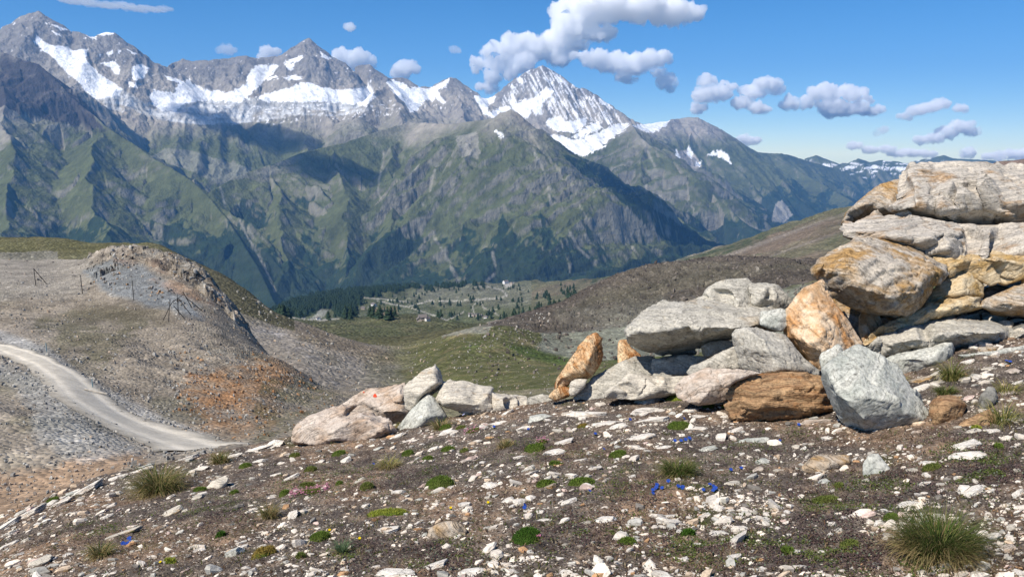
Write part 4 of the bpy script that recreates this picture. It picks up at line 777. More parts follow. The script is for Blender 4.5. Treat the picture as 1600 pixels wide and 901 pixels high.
RK['br2'] = rock("brown wedge stone with a pale corner near the right edge", [(1491,668),(1497,658),(1512,650),(1530,640),(1546,635),(1556,645),(1562,662),(1550,668),(1522,666)], 'brown', cat="stone", name="stone", base=(1525,669), thick=.7, ang=.4)
RK['dk'] = rock("small dark lichened stone standing in yellow grass", [(1527,638),(1532,612),(1545,598),(1556,602),(1559,616),(1550,632),(1540,642)], 'dark', cat="stone", name="stone", base=(1540,642), thick=.8)
RK['w1'] = rock("white flat stone between the brown stones", [(1498,640),(1500,618),(1515,613),(1530,614),(1528,636),(1512,648)], 'white', cat="stone", name="stone", Y=4.9, thick=.5)
RK['fg_tan'] = rock("flat-topped stone with orange side in the right foreground", [(1254,724),(1262,712),(1275,706),(1302,704),(1329,706),(1331,716),(1322,729),(1300,739),(1272,740),(1257,733)], 'mixed', cat="stone", name="stone", base=(1290,738), inner=[(1268,716,-.02),(1300,716,-.05),(1322,716,-.03),(1290,728,-.04)], thick=.8)
RK['fg_white'] = rock("pointed white stone beside the flat-topped orange one", [(1348,746),(1349,718),(1358,704),(1372,702),(1385,718),(1397,734),(1392,743),(1370,748)], 'white', cat="stone", name="stone", base=(1370,746), thick=.6, ang=1.2, step=.4)
RK['fg_brown'] = rock("brown-topped stone with white underside in the lower middle", [(667,826),(680,812),(700,808),(718,810),(729,820),(726,838),(700,844),(680,842)], 'mixed', cat="stone", name="stone", base=(700,844), thick=.7)
RK['fg_wedge'] = rock("light wedge-shaped stone just below the brown layered block", [(1144,688),(1160,681),(1190,678),(1200,677),(1206,688),(1200,694),(1165,690)], 'white', cat="stone", name="stone", base=(1180,693), thick=.8)
RK['fg_left'] = rock("tan pointed stone on the slope at left", [(317,763),(330,748),(348,739),(358,741),(354,752),(338,765)], 'cream', cat="stone", name="stone", base=(335,765), thick=.6, ang=.5)
# painted waymark on the pale rock: two dabs of red paint lying on its surface
def paint():
    o = RK['l_dot']; me = o.data
    from mathutils.bvhtree import BVHTree
    bvh = BVHTree.FromPolygons([v.co[:] for v in me.vertices], [p.vertices[:] for p in me.polygons])
    t = NT("red_paint"); m = t.finish((0.55, 0.06, 0.02), 0.6)
    for cx, cy, r in ((586, 618, 2.9), (568.5, 612.5, 1.1)):
        V = []; n = 14
        for k in range(n + 1):
            a = k * 2 * math.pi / n; rr = 0 if k == n else r * (1 + 0.12 * math.sin(3 * a))
            d = Vector(pt(cx + rr * math.cos(a), cy + rr * math.sin(a), 1.0)).normalized()
            h = bvh.ray_cast(-o.location + d * 2, d)
            V.append((h[0] + h[1] * 0.002) if h[0] is not None else Vector((0, 0, 0)))
        bm = bmesh.new(); vs = [bm.verts.new(v) for v in V]
        for k in range(n): bm.faces.new((vs[k], vs[(k + 1) % n], vs[n]))
        q = bpy.data.meshes.new("paint_mark"); bm.to_mesh(q); bm.free(); q.materials.append(m)
        p = bpy.data.objects.new("paint_mark", q); COL.objects.link(p); p.parent = o; p['label'] = "round dab of red paint"
paint()
lap('rocks')
# ------------------------------------------------------------------ gravel: countless pale flakes, one mass
def slopeN(x, y, e=0.06):
    zx = (ground_z(x + e, y) - ground_z(x - e, y)) / (2 * e); zy = (ground_z(x, y + e) - ground_z(x, y - e)) / (2 * e)
    return np.clip(zx, -.7, .7), np.clip(zy, -.7, .7)
PAL = np.array([(0.64, 0.57, 0.48), (0.56, 0.51, 0.44), (0.42, 0.40, 0.35), (0.70, 0.61, 0.50), (0.50, 0.39, 0.28), (0.42, 0.25, 0.13), (0.20, 0.18, 0.155), (0.47, 0.36, 0.31)])
def pebble_batch(x, y, z, size, zx, zy, rsn, cols, flatness=(0.12, 0.30), yawsd=0.6):
    N = len(x); n = 6
    ang = np.arange(n) * 2 * np.pi / n + rsn.uniform(-0.42, 0.42, (N, n)); r = rsn.uniform(0.55, 1.15, (N, n))
    asp = rsn.uniform(0.38, 0.85, N)[:, None]; h = rsn.uniform(*flatness, N) * size
    rings = []
    off = rsn.uniform(-0.22, 0.22, (N, 2))
    for zz, rr, o in ((-0.5, 0.85, 0), (0.45, 1.0, 0.3), (1.0, rsn.uniform(0.62, 0.92, N)[:, None], 1.0)):
        rx = np.cos(ang) * r * rr + off[:, :1] * o; ry = np.sin(ang) * r * rr * asp + off[:, 1:] * o * asp
        rings.append(np.stack([rx * size[:, None] / 2, ry * size[:, None] / 2, (zz + rsn.uniform(-0.15, 0.15, (N, n))) * h[:, None]], -1))
    top = np.stack([off[:, 0] * size / 2, off[:, 1] * size / 2 * asp[:, 0], h * 1.05], -1)[:, None]
    P = np.concatenate(rings + [top], 1)                       # N,22,3
    yaw = rsn.normal(0.25, yawsd, N); tl = rsn.normal(0, 0.2, (N, 2))
    c, s = np.cos(yaw)[:, None], np.sin(yaw)[:, None]
    X = P[..., 0] * c - P[..., 1] * s; Y = P[..., 0] * s + P[..., 1] * c
    Z = P[..., 2] + X * (zx[:, None] * 0.9 + tl[:, :1]) + Y * (zy[:, None] * 0.9 + tl[:, 1:])
    V = np.stack([X + x[:, None], Y + y[:, None], Z + z[:, None]], -1)
    T = []
    for a in (0, n):
        for i in range(n):
            j = (i + 1) % n; T += [(a + i, a + j, a + n + j), (a + i, a + n + j, a + n + i)]
    for i in range(n): T.append((2 * n + i, 2 * n + (i + 1) % n, 3 * n))
    T = np.array(T); Q = (T[None] + (np.arange(N) * (3 * n + 1))[:, None, None]).reshape(-1, 3)
    C = np.repeat(cols, 3 * n + 1, 0)
    return V.reshape(-1, 3), Q, C
def stone_attr_mat(name, bd=0.004, sc=90.0):
    t = NT(name); pos = t.n("ShaderNodeNewGeometry").outputs['Position']; at = t.n("ShaderNodeAttribute", attribute_name="col").outputs['Color']
    n1 = t.noise(t.scale(pos, (1, 1, 2.5)), sc, 4, 0.7); n2 = t.noise(pos, sc * 0.3, 3, 0.6)
    c = t.mix(1.0, at, t.ramp(n1, [(0.3, 0.62), (0.5, 1.0), (0.75, 1.22)]), 'MULTIPLY'); c = t.mix(1.0, c, t.ramp(n2, [(0.3, 0.8), (0.7, 1.12)]), 'MULTIPLY')
    return t.finish(c, 0.9, t.bump(n1, 0.8, bd), 0.15)
M_peb = stone_attr_mat("pale_gravel")
def fg_mask(px, py):
    cr = np.interp(px, [-200, 0, 60, 120, 200, 330, 460, 600, 720, 860, 1000, 1140, 1250, 1350, 1450, 1520, 1600, 1800], [830, 797, 777, 752, 730, 702, 680, 664, 648, 622, 606, 598, 575, 545, 500, 462, 440, 410])
    return py > cr + 1
def scatter(n, seed, smin, smax, pw, dens=None):
    r = np.random.RandomState(seed); px = r.uniform(-60, 1660, n * 2); py = 430 + (r.uniform(0, 1, n * 2) ** 0.85) * 500
    k = fg_mask(px, py); px, py = px[k][:n], py[k][:n]
    x, y, z, ok = ghits(px, py); x, y, z, px, py = x[ok], y[ok], z[ok], px[ok], py[ok]
    if dens is not None:
        d = dens(x, y, px, py); k = r.uniform(0, 1, len(x)) < d; x, y, z, px, py = x[k], y[k], z[k], px[k], py[k]
    s = smin * (smax / smin) ** (r.uniform(0, 1, len(x)) ** pw)
    return x, y, z, px, py, s, r
SPOTS = [(1310, 790, 170, 46), (1280, 860, 200, 44), (1400, 750, 120, 26), (1540, 740, 120, 40), (1160, 700, 120, 35), (1540, 720, 110, 40), (1090, 850, 120, 40), (1420, 870, 130, 40), (700, 870, 90, 40), (560, 860, 80, 40), (330, 800, 90, 40), (600, 740, 170, 40), (850, 700, 140, 40), (1000, 760, 120, 40), (1480, 690, 110, 20), (1240, 680, 80, 14), (900, 830, 120, 40), (160, 830, 90, 30), (1500, 560, 90, 14), (470, 760, 90, 30)]
def gdens(x, y, px, py):
    n = fbm(x / 0.7, y / 0.5, 4, 601); m = fbm(x / 0.22, y / 0.15, 3, 602)
    left = sst(330, 0, px + 1.2 * (py - 800)); edge = np.exp(-((py - np.interp(px, [0, 330, 600, 860], [797, 702, 664, 622])) / 22) ** 2) * (px < 900)
    low = sst(750, 860, py) * sst(750, 1000, px)
    veg = 0
    for a_, b_, w_, h_ in SPOTS: veg = np.maximum(veg, np.exp(-(((px - a_) / (w_ * .55)) ** 2 + ((py - b_) / (h_ * .6)) ** 2)))
    band = np.exp(-((py - 665) / 34) ** 2) * (px > 560) * (px < 1150)
    band = band + sst(1430, 1510, px) * sst(575, 540, py) * 1.3
    return np.clip(0.40 + 0.95 * n + 0.5 * m + 0.35 * band + 0.45 * left + 0.6 * edge + 0.10 * low - 0.85 * veg, 0.03, 1)
def pcol(r, n, px, py):
    w = np.array([.26, .22, .13, .17, .10, .03, .05, .04]); k = r.choice(8, n, p=w); c = np.minimum(.85, PAL[k] * r.uniform(0.85, 1.3, (n, 1)))
    return c
def gravel():
    out = []
    for n, sd, a, b, pw in ((60000, 1, 0.004, 0.016, 1.0), (17000, 2, 0.012, 0.045, 1.4), (2200, 3, 0.04, 0.10, 1.4)):
        x, y, z, px, py, s, r = scatter(n, sd, a, b, pw, gdens)
        zx, zy = slopeN(x, y); V, Q, C = pebble_batch(x, y, z - 0.002, s, zx, zy, r, pcol(r, len(x), px, py)); out.append((V, Q, C))
    base = 0; Vs, Qs, Cs = [], [], []
    for V, Q, C in out: Vs.append(V); Qs.append(Q + base); Cs.append(C); base += len(V)
    o = mesh_np("gravel", np.concatenate(Vs), np.concatenate(Qs), M_peb, np.concatenate(Cs), smooth=False); tag(o, kind='stuff')
gravel()
lap('gravel')
# ------------------------------------------------------------------ litter: dry stems and crumbs of dead plants
def blades(cx, cy, cz, n, r, spread, length, width, lean, droop, seed, cols, curve=True, rx=1.0, ry=1.0):
    R = np.random.RandomState(seed); a = R.uniform(0, 2 * np.pi, n); q = np.sqrt(R.uniform(0, 1, n)) * spread
    bx = cx + np.cos(a) * q * rx; by = cy + np.sin(a) * q * ry; bz = np.broadcast_to(cz, bx.shape) if cz is not None else ground_z(bx, by) - 0.004
    L = length * R.uniform(0.55, 1.1, n); out = a + R.normal(0, 0.5, n); ln = lean * (0.25 + q / max(spread, 1e-6)) * R.uniform(0.5, 1.3, n)
    K = 5; V = np.zeros((n, K + 1, 2, 3)); x, y, z = bx.copy(), by.copy(), bz.copy(); th = np.clip(ln * 0.5, 0, 1.3)
    sx, sy = -np.sin(out + R.normal(0, .6, n)), np.cos(out + R.normal(0, .6, n))
    for k in range(K + 1):
        w = width * (1 - (k / K) ** 1.5 * 0.92) * 0.5
        V[:, k, 0] = np.stack([x + sx * w, y + sy * w, z], -1); V[:, k, 1] = np.stack([x - sx * w, y - sy * w, z], -1)
        x = x + np.cos(out) * np.sin(th) * L / K; y = y + np.sin(out) * np.sin(th) * L / K; z = z + np.cos(th) * L / K
        th = th + droop * R.uniform(0.6, 1.4, n) / K * (1 + k * 0.4)
    i = np.arange(K) * 2; q4 = np.stack([i, i + 1, i + 3, i + 2], -1)
    Q = (q4[None] + (np.arange(n) * (K + 1) * 2)[:, None, None]).reshape(-1, 4)
    C = np.repeat(np.array(cols)[R.randint(0, len(cols), n)] * R.uniform(0.75, 1.2, (n, 1)), (K + 1) * 2, 0)
    return V.reshape(-1, 3), Q, C
def blade_mat():
    t = NT("grass_blades"); at = t.n("ShaderNodeAttribute", attribute_name="col").outputs['Color']
    d = t.n("ShaderNodeBsdfDiffuse", {'Color': at}); tr = t.n("ShaderNodeBsdfTranslucent", {'Color': at}); m = t.n("ShaderNodeMixShader", {0: 0.3, 1: d.outputs[0], 2: tr.outputs[0]})
    t.t.links.new(m.outputs[0], t.out.inputs[0]); return t.m
M_bl = blade_mat()
def litter():
    x, y, z, px, py, s, r = scatter(38000, 9, 0.008, 0.03, 1.0, lambda x, y, px, py: np.clip(0.5 - 0.6 * fbm(x / 0.7, y / 0.5, 4, 601), 0.1, 1))
    n = len(x); a = r.uniform(0, 2 * np.pi, n); el = r.uniform(0.0, 0.7, n); dx, dy, dz = np.cos(a) * np.cos(el) * s, np.sin(a) * np.cos(el) * s, np.sin(el) * s
    w = r.uniform(0.0012, 0.0030, n); wx, wy = -np.sin(a) * w, np.cos(a) * w; z = z + 0.002
    A = np.stack([x - wx, y - wy, z], -1); B = np.stack([x + wx, y + wy, z], -1); M1 = np.stack([x + dx * .5 + wx, y + dy * .5 + wy, z + dz * .7], -1); M0 = np.stack([x + dx * .5 - wx, y + dy * .5 - wy, z + dz * .7], -1); T = np.stack([x + dx, y + dy, z + dz], -1)
    V = np.stack([A, B, M1, M0, T, T + 1e-4], 1).reshape(-1, 3); b = np.arange(n)[:, None] * 6
    Q = np.concatenate([b + np.array([0, 1, 2, 3]), b + np.array([3, 2, 4, 5])])
    pal = np.array([(0.07, 0.045, 0.03), (0.12, 0.075, 0.045), (0.20, 0.145, 0.085), (0.05, 0.04, 0.035), (0.32, 0.26, 0.17), (0.06, 0.075, 0.02), (0.09, 0.06, 0.05)])
    C = np.repeat(pal[r.choice(7, n, p=[.2, .23, .14, .16, .07, .12, .08])], 6, 0)
    tag(mesh_np("plant_litter", V, Q, M_bl, C), kind='stuff')
litter()
# low mats of tiny green and purple-brown leaves between the stones
def mats():
    Vs, Qs, Cs = [], [], []; base = 0; R = np.random.RandomState(5)
    spots = SPOTS
    for i, (cx, cy, w, h) in enumerate(spots):
        n = int(w * h / 1.7); px = R.normal(cx, w / 2.4, n); py = R.normal(cy, h / 2.2, n); x, y, z, ok = ghits(px, py); x, y, z = x[ok], y[ok], z[ok]
        k = fbm(x / 0.15, y / 0.12, 3, 640) > -0.2; x, y, z = x[k], y[k], z[k]; n = len(x)
        if n == 0: continue
        s = R.uniform(0.005, 0.012, n); a = R.uniform(0, 6.28, n); e = R.uniform(-0.2, 1.0, n)
        ux, uy, uz = np.cos(a) * np.cos(e), np.sin(a) * np.cos(e), np.sin(e); vx, vy = -np.sin(a), np.cos(a); zz = z + R.uniform(0.0, 0.022, n) * np.clip(.4 + fbm(x / .1, y / .1, 3, 643), .1, 1)
        V = np.stack([np.stack([x, y, zz], -1), np.stack([x + ux * s * .5 + vx * s * .35, y + uy * s * .5 + vy * s * .35, zz + uz * s * .5], -1), np.stack([x + ux * s, y + uy * s, zz + uz * s], -1), np.stack([x + ux * s * .5 - vx * s * .35, y + uy * s * .5 - vy * s * .35, zz + uz * s * .5], -1)], 1).reshape(-1, 3)
        g = fbm(x / 0.3, y / 0.2, 3, 641)[:, None]; pal = np.where(g > 0.05, np.array([[0.10, 0.125, 0.035]]), np.array([[0.105, 0.072, 0.068]])) * R.uniform(0.6, 1.5, (n, 1))
        pal = np.where(R.uniform(0, 1, (n, 1)) < 0.12, np.array([[0.16, 0.19, 0.13]]), pal)
        Vs.append(V); Qs.append(np.arange(n * 4).reshape(-1, 4) + base); Cs.append(np.repeat(pal, 4, 0)); base += n * 4
    tag(mesh_np("ground_cover", np.concatenate(Vs), np.concatenate(Qs), M_bl, np.concatenate(Cs)), kind='stuff')
def sprigs():
    R = np.random.RandomState(8); Vs, Qs, Cs = [], [], []; base = 0; px = R.uniform(0, 1600, 420); py = R.uniform(600, 900, 420); k = fg_mask(px, py); x, y, z, ok = ghits(px[k], py[k])
    for i in np.nonzero(ok)[0]:
        V, Q, C = blades(x[i], y[i], z[i] - .003, R.randint(5, 26), 1, R.uniform(.012, .05), R.uniform(.014, .045), .0022, .9, 1.2, int(R.randint(1e6)), [(.09, .13, .03), (.30, .25, .12), (.20, .17, .08), (.12, .13, .05), (.14, .10, .06)])
        Vs.append(V); Qs.append(Q + base); Cs.append(C); base += len(V)
    tag(mesh_np("short_grass", np.concatenate(Vs), np.concatenate(Qs), M_bl, np.concatenate(Cs)), kind='stuff')
sprigs()
mats()
lap('litter')

# ------------------------------------------------------------------ single stones
LANDM = [(1375, 610, "the upright pale boulder"), (1220, 620, "the brown layered block"), (1465, 830, "the big grass tuft"), (1060, 725, "the middle grass tuft"), (250, 745, "the long left grass tuft"), (685, 750, "the domed green cushion"), (823, 832, "the round dark-green cushion"),
         (605, 800, "the lime strip of moss"), (480, 768, "the pink flower patch"), (700, 825, "the brown-topped stone"), (1290, 722, "the orange-sided stone"), (1370, 725, "the pointed white stone"), (755, 625, "the long cream slab"), (540, 660, "the low pinkish outcrop"), (1100, 600, "the pinkish rounded outcrop"), (980, 600, "the flat grey outcrop"), (1480, 635, "the rounded brown stone"), (338, 752, "the tan pointed stone"), (200, 843, "the left blue gentians"), (1030, 757, "the middle blue gentians"), (1480, 520, "the undercut slab"), (1490, 600, "the paired grass tufts"), (1560, 400, "the ochre layered ledge"), (425, 795, "the tawny tuft"), (535, 850, "the small blue-green tuft"), (1110, 757, "the bright gentian clump"), (1590, 640, "the yellow grass"), (100, 790, "the left skyline")]
AUTO = []
def where(px, py):
    c = sorted(((math.hypot((a - px), (b - py) * 1.8), a, b, n) for a, b, n in LANDM))[:1][0]; dx, dy = px - c[1], py - c[2]
    if abs(dx) > 2.0 * abs(dy): w = "left of" if dx < 0 else "right of"
    elif abs(dy) > 1.2 * abs(dx): w = "above" if dy < 0 else "below"
    else: w = ("above left of" if dx < 0 else "above right of") if dy < 0 else ("below left of" if dx < 0 else "below right of")
    d = c[0]; far = "close " if d < 45 else ("" if d < 95 else "well ")
    return far + w + " " + c[3]
def uniq(adj, noun, px, py): return f"{adj} {noun} {where(px, py)}", px, py
ORDN = ["first", "second", "third", "fourth", "fifth", "sixth", "seventh", "eighth", "ninth", "tenth"]
def settle():            # same words twice: tell them apart by their order from the left
    by = {}
    for o, l, px, py in AUTO: by.setdefault(l, []).append((px, py, o))
    for l, g in by.items():
        g.sort(key=lambda t: (t[0], t[1]))
        for i, (px, py, o) in enumerate(g):
            pre = "" if len(g) == 1 else (("left " if i == 0 else "right ") if len(g) == 2 else ("leftmost " if i == 0 else "rightmost " if i == len(g) - 1 else ORDN[min(i, 9)] + "-from-left "))
            o['label'] = pre + l
def slab_mesh(seed, mat):
    R = np.random.RandomState(seed); bm = bmesh.new(); bmesh.ops.create_icosphere(bm, subdivisions=5, radius=1.0); V = np.array([v.co[:] for v in bm.verts]); T = np.array([[v.index for v in f.verts] for f in bm.faces]); bm.free()
    V = np.sign(V) * np.abs(V) ** 0.8
    for k in range(16):
        a = R.uniform(0, 6.28); n = np.array([math.cos(a), math.sin(a), R.uniform(-0.2, 0.9)]); n /= np.linalg.norm(n); q = V @ n; h = q.max() - R.uniform(0.08, 0.38); V = V - np.outer(np.maximum(0, q - h), n)
    n = np.array([R.uniform(-.12, .12), R.uniform(-.2, .1), 1]); n /= np.linalg.norm(n); q = V @ n; h = R.uniform(0.35, 0.6); V = V - np.outer(np.maximum(0, q - h), n)
    P = V + seed; V = V * (1 + 0.10 * fbm3(P / 0.6, 3, seed)[:, None]); q = V[:, 2] / 0.22 + 0.8 * fbm3(P / 0.7, 3, seed + 4); fr = q - np.floor(q)
    rad = V / (np.linalg.norm(V, axis=1)[:, None] + 1e-6); V = V + rad * ((sst(0, .8, fr) * (1 - sst(.85, 1, fr)) - .4) * 0.07 + 0.035 * fbm3(P / 0.16, 3, seed + 7, 0.6))[:, None] * np.array([1, 1, 0.4])
    V /= np.abs(V).max(0); V[:, 2] += 0.15
    o = mesh_np("stone", V, T, RMS[mat], smooth=True, link=False); me = o.data; bpy.data.objects.remove(o); me.name = "stone_" + mat; return me
SM = {m: [slab_mesh(100 + 13 * i + 7 * j, m) for i in range(k)] for j, (m, k) in enumerate((('flake', 8), ('white', 4), ('cream', 6), ('pink', 5), ('mixed', 3), ('brown', 2), ('dark', 2), ('orange', 2)))}
SADJ = {'flake': 'white', 'white': 'white', 'cream': 'cream', 'pink': 'pinkish', 'mixed': 'stained', 'brown': 'brown', 'dark': 'dark', 'orange': 'orange'}
def stone(px, py, wd, ht, mat='white', tilt=None, label=None, group=None, R=rs, proto=[0]):
    if mat == 'white' and R.uniform() < .93: mat = 'flake'
    x, y, z = ghit(px, py + ht * 0.15); ps = y / F; a = math.atan(-(ray(px, py)[1])); sn = max(0.25, math.sin(a))
    W, D, H = wd * ps, min(wd * ps * 0.9, 0.72 * ht * ps / sn), max(0.010, 0.42 * ht * ps)
    me = SM[mat][int(R.randint(len(SM[mat])))]
    o = bpy.data.objects.new("stone", me); COL.objects.link(o)
    zx, zy = slopeN(np.array([x]), np.array([y])); n = Vector((-zx[0], -zy[0], 1)).normalized()
    q = Vector((0, 0, 1)).rotation_difference(n); t = (0.10 + R.normal(0, 0.10)) if tilt is None else tilt
    o.rotation_mode = 'QUATERNION'
    q = q @ Matrix.Rotation(R.normal(0.15, 0.22), 4, 'Z').to_quaternion() @ Matrix.Rotation(-t, 4, 'Y').to_quaternion() @ Matrix.Rotation(R.normal(-0.05, 0.07), 4, 'X').to_quaternion()
    if R.uniform() < .5: q = q @ Matrix.Rotation(math.pi, 4, 'Z').to_quaternion()
    o.rotation_quaternion = q; o.scale = (W / 2, D / 2, H); o.location = (x, y, z + H * 0.05)
    big = "flat" if wd > 2.2 * ht else "blocky"; sz = "long " if wd > 45 else ("small " if wd < 20 else "")
    if not label:
        l_, _, _ = uniq(sz + SADJ[mat], "slab" if (big == "flat" and wd > 40) else "stone", px, py); AUTO.append((o, l_, px, py)); label = l_
    tag(o, label, "stone", group or "loose stones on the foreground slope")
    return o
LIST = [(40,805,90,18,'white',.25),(130,765,80,16,'white',.25),(215,735,70,14,'white',.25),(290,716,60,12,'white',.2),(400,700,70,12,'white',.15),(8,820,60,16,'white',.25),(90,786,56,13,'white',.25),(360,712,44,10,'white',.2),(1080,668,60,12,'white'),(1020,655,70,13,'white'),(880,690,44,10,'white'),(950,660,60,12,'white'),(780,660,44,10,'white'),(1105,700,40,10,'white'),(1150,640,36,9,'white'),(264,799,60,17,'cream',.35),(188,833,76,12,'cream',.15),(62,874,48,22,'cream'),(27,866,24,12,'white'),(311,731,40,10,'white'),(307,776,36,12,'cream',.3),(266,775,24,8,'white'),(166,806,24,9,'white'),(59,818,20,8,'white'),(363,862,46,24,'white'),(183,745,36,10,'white'),(115,768,34,14,'white'),(12,850,44,13,'white'),(178,879,12,8,'cream'),(108,865,18,9,'white'),(15,832,40,14,'white'),(150,757,30,9,'white'),(225,728,34,9,'white'),(345,712,30,9,'white'),(80,784,26,10,'white'),
 (541,718,23,13,'white'),(455,805,32,17,'white',.8),(622,768,32,12,'white'),(569,789,20,9,'white'),(539,779,15,8,'white',.4),(725,787,28,19,'white'),(680,768,24,9,'cream'),(563,749,26,9,'cream',.3),(765,757,36,16,'white'),(794,780,28,12,'white'),(606,826,42,18,'white'),(732,717,38,13,'pink'),(432,740,24,9,'white'),(455,745,42,11,'white',.2),(676,701,26,10,'white'),(425,694,44,16,'white',.25),(615,893,92,24,'white'),(680,882,52,20,'white'),(742,892,60,22,'white'),(759,856,14,9,'cream'),(418,834,13,6,'orange',0,"tiny bright orange stone on the lower left slope"),(590,700,24,8,'white'),(640,688,28,8,'white'),(500,720,20,7,'white'),(405,720,30,9,'white'),(740,705,22,7,'white'),
 (1003,681,52,12,'white'),(868,704,46,14,'white'),(813,713,27,7,'white'),(928,730,29,8,'white'),(908,718,30,7,'white'),(868,743,13,10,'cream'),(893,745,13,14,'white'),(857,759,32,12,'mixed'),(917,758,26,12,'white'),(811,782,27,15,'white'),(890,782,36,11,'white'),(844,798,17,10,'white'),(944,810,44,17,'white'),(916,815,20,9,'cream'),(848,812,33,8,'white'),(968,836,36,16,'white',.4),(1037,698,32,9,'white',.15),(1000,700,25,7,'white'),(965,697,15,8,'white'),(1145,754,30,11,'cream'),(1190,719,26,18,'white'),(1183,733,20,9,'pink'),(1122,792,22,17,'white',.5),(1118,832,40,12,'white'),(1070,873,17,14,'white'),(1146,869,34,15,'white'),(881,892,21,12,'white'),(985,892,18,9,'white'),(1045,805,26,10,'white'),
 (1292,684,26,8,'white'),(1243,696,16,9,'cream'),(1506,694,60,17,'white'),(1512,710,64,16,'white',.15),(1450,722,36,11,'white'),(1422,733,24,9,'cream'),(1516,767,60,15,'white'),(1420,787,56,13,'white'),(1374,816,22,26,'white',.7),(1387,836,20,14,'white'),(1299,817,14,9,'white'),(1312,827,19,11,'cream'),(1244,861,28,8,'white'),(1285,752,27,10,'white'),(1581,822,20,13,'cream'),(1474,880,24,26,'cream'),(1535,882,16,18,'cream'),(1572,856,30,14,'pink'),(1592,893,22,14,'white'),(1250,884,30,10,'white'),(1440,756,34,6,'white'),(1590,770,30,8,'white'),
 (841,651,50,17,'white'),(918,646,90,18,'white'),(1010,640,66,16,'white'),(1010,624,50,20,'white'),(872,672,26,10,'cream'),(1130,629,32,13,'white'),(1150,671,34,9,'white'),(1135,650,26,8,'white'),(790,645,30,8,'white'),(815,668,26,8,'white'),(700,675,40,10,'white'),(620,680,34,9,'white'),(560,684,30,8,'white'),(740,690,36,9,'white'),(965,665,40,10,'white'),(1090,650,30,8,'white'),(1080,640,34,9,'white'),(967,672,14,9,'pink'),(968,620,18,10,'orange'),(1278,657,48,15,'pink'),
 (1527,588,26,14,'white'),(1508,592,24,12,'white'),(1581,578,34,9,'pink'),(1590,597,26,7,'white'),(1440,604,44,11,'white'),(1436,592,58,11,'mixed'),(1545,470,80,12,'white',.3),(1590,476,34,8,'white'),(1592,488,36,9,'cream'),(1560,414,22,20,'white'),(1577,403,24,8,'cream'),(1567,397,16,6,'white'),(1584,414,20,16,'mixed'),(1537,420,18,17,'white'),(1551,428,18,10,'white'),(1520,672,30,8,'cream'),(1432,674,20,12,'pink'),(1549,672,30,10,'white'),(1575,612,40,8,'pink'),(1460,585,36,8,'white'),(1585,655,30,8,'cream'),(1545,498,36,7,'white'),(1505,478,60,9,'white',.25),(1570,512,20,6,'white'),(1500,440,24,14,'cream'),(1520,452,20,12,'white'),(1560,436,26,12,'mixed'),(1585,440,30,14,'cream'),(1595,460,26,10,'white'),(1548,458,18,9,'cream'),(1575,462,20,9,'mixed'),(1500,500,30,8,'cream'),(1530,508,24,7,'mixed'),(1585,500,30,8,'white'),(1560,525,26,7,'cream'),(1420,560,26,9,'white'),(1510,565,26,7,'white'),(1545,575,24,7,'cream'),(1495,618,24,8,'mixed'),(1465,596,24,8,'cream')]
for it in LIST: stone(*it[:5], tilt=(it[5] if len(it) > 5 and it[5] else None), label=(it[6] if len(it) > 6 else None))
def random_stones():
    R = np.random.RandomState(21); n = 0; taken = [(a[0], a[1]) for a in LIST]
    while n < 150:
        px, py = R.uniform(0, 1600), R.uniform(600, 895)
        if not fg_mask(np.array(px), np.array(py)) or min(abs(px - a) + 2 * abs(py - b) for a, b in taken) < 24 or (1130 < px < 1460 and py < 672): continue
        wd = R.uniform(9, 17) * (0.7 + 0.5 * (py - 600) / 300); m = R.choice(['white', 'cream', 'pink', 'mixed', 'dark', 'brown'], p=[.44, .28, .12, .07, .05, .04])
        taken.append((px, py)); n += 1
        stone(px, py, wd, wd * R.uniform(.32, .6), m, label="tiny loose flake of stone lying among gravel on the dark soil", group="small stones strewn over the foreground", R=R)
random_stones()
def rubble():
    R = np.random.RandomState(33)
    for k in range(46):
        px = R.uniform(1490, 1605); py = R.uniform(415, 560)
        if py < 440 - (px - 1490) * .2: continue
        wd = R.uniform(14, 38); stone(px, py, wd, wd * R.uniform(.35, .7), R.choice(['flake', 'cream', 'mixed', 'pink', 'dark'], p=[.3, .25, .25, .1, .1]), tilt=R.normal(0, .3), label="angular broken piece in the rubble heap at the right edge", group="broken rubble at the right edge", R=R)
rubble()
lap('stones')

# ------------------------------------------------------------------ cushions, tufts, flowers
def moss_mat(name, c1, c2):
    t = NT(name); obj = t.n("ShaderNodeTexCoord").outputs['Object']; n = t.noise(obj, 9, 4, .6); f = t.noise(obj, 190, 3, .7); v = t.n("ShaderNodeTexVoronoi", {'Vector': obj, 'Scale': 210.0})
    c = t.mix(t.mrange(n, .4, .62), c1, c2); c = t.mix(1.0, c, t.ramp(f, [(.3, .45), (.5, 1.), (.75, 1.6)]), 'MULTIPLY'); c = t.mix(1.0, c, t.ramp(v.outputs['Distance'], [(0., 1.25), (.6, .45)]), 'MULTIPLY')
    return t.finish(c, .95, t.bump(t.math('SUBTRACT', f, v.outputs['Distance']), 1., .006), .1)
MM = {'green': moss_mat("moss_green", (.085, .135, .022), (.15, .185, .045)), 'dark': moss_mat("moss_deep_green", (.045, .095, .014), (.075, .135, .022)), 'lime': moss_mat("moss_lime", (.26, .30, .04), (.17, .24, .035)), 'ochre': moss_mat("moss_ochre", (.30, .20, .05), (.13, .18, .03)), 'olive': moss_mat("moss_olive", (.12, .15, .03), (.17, .16, .05))}
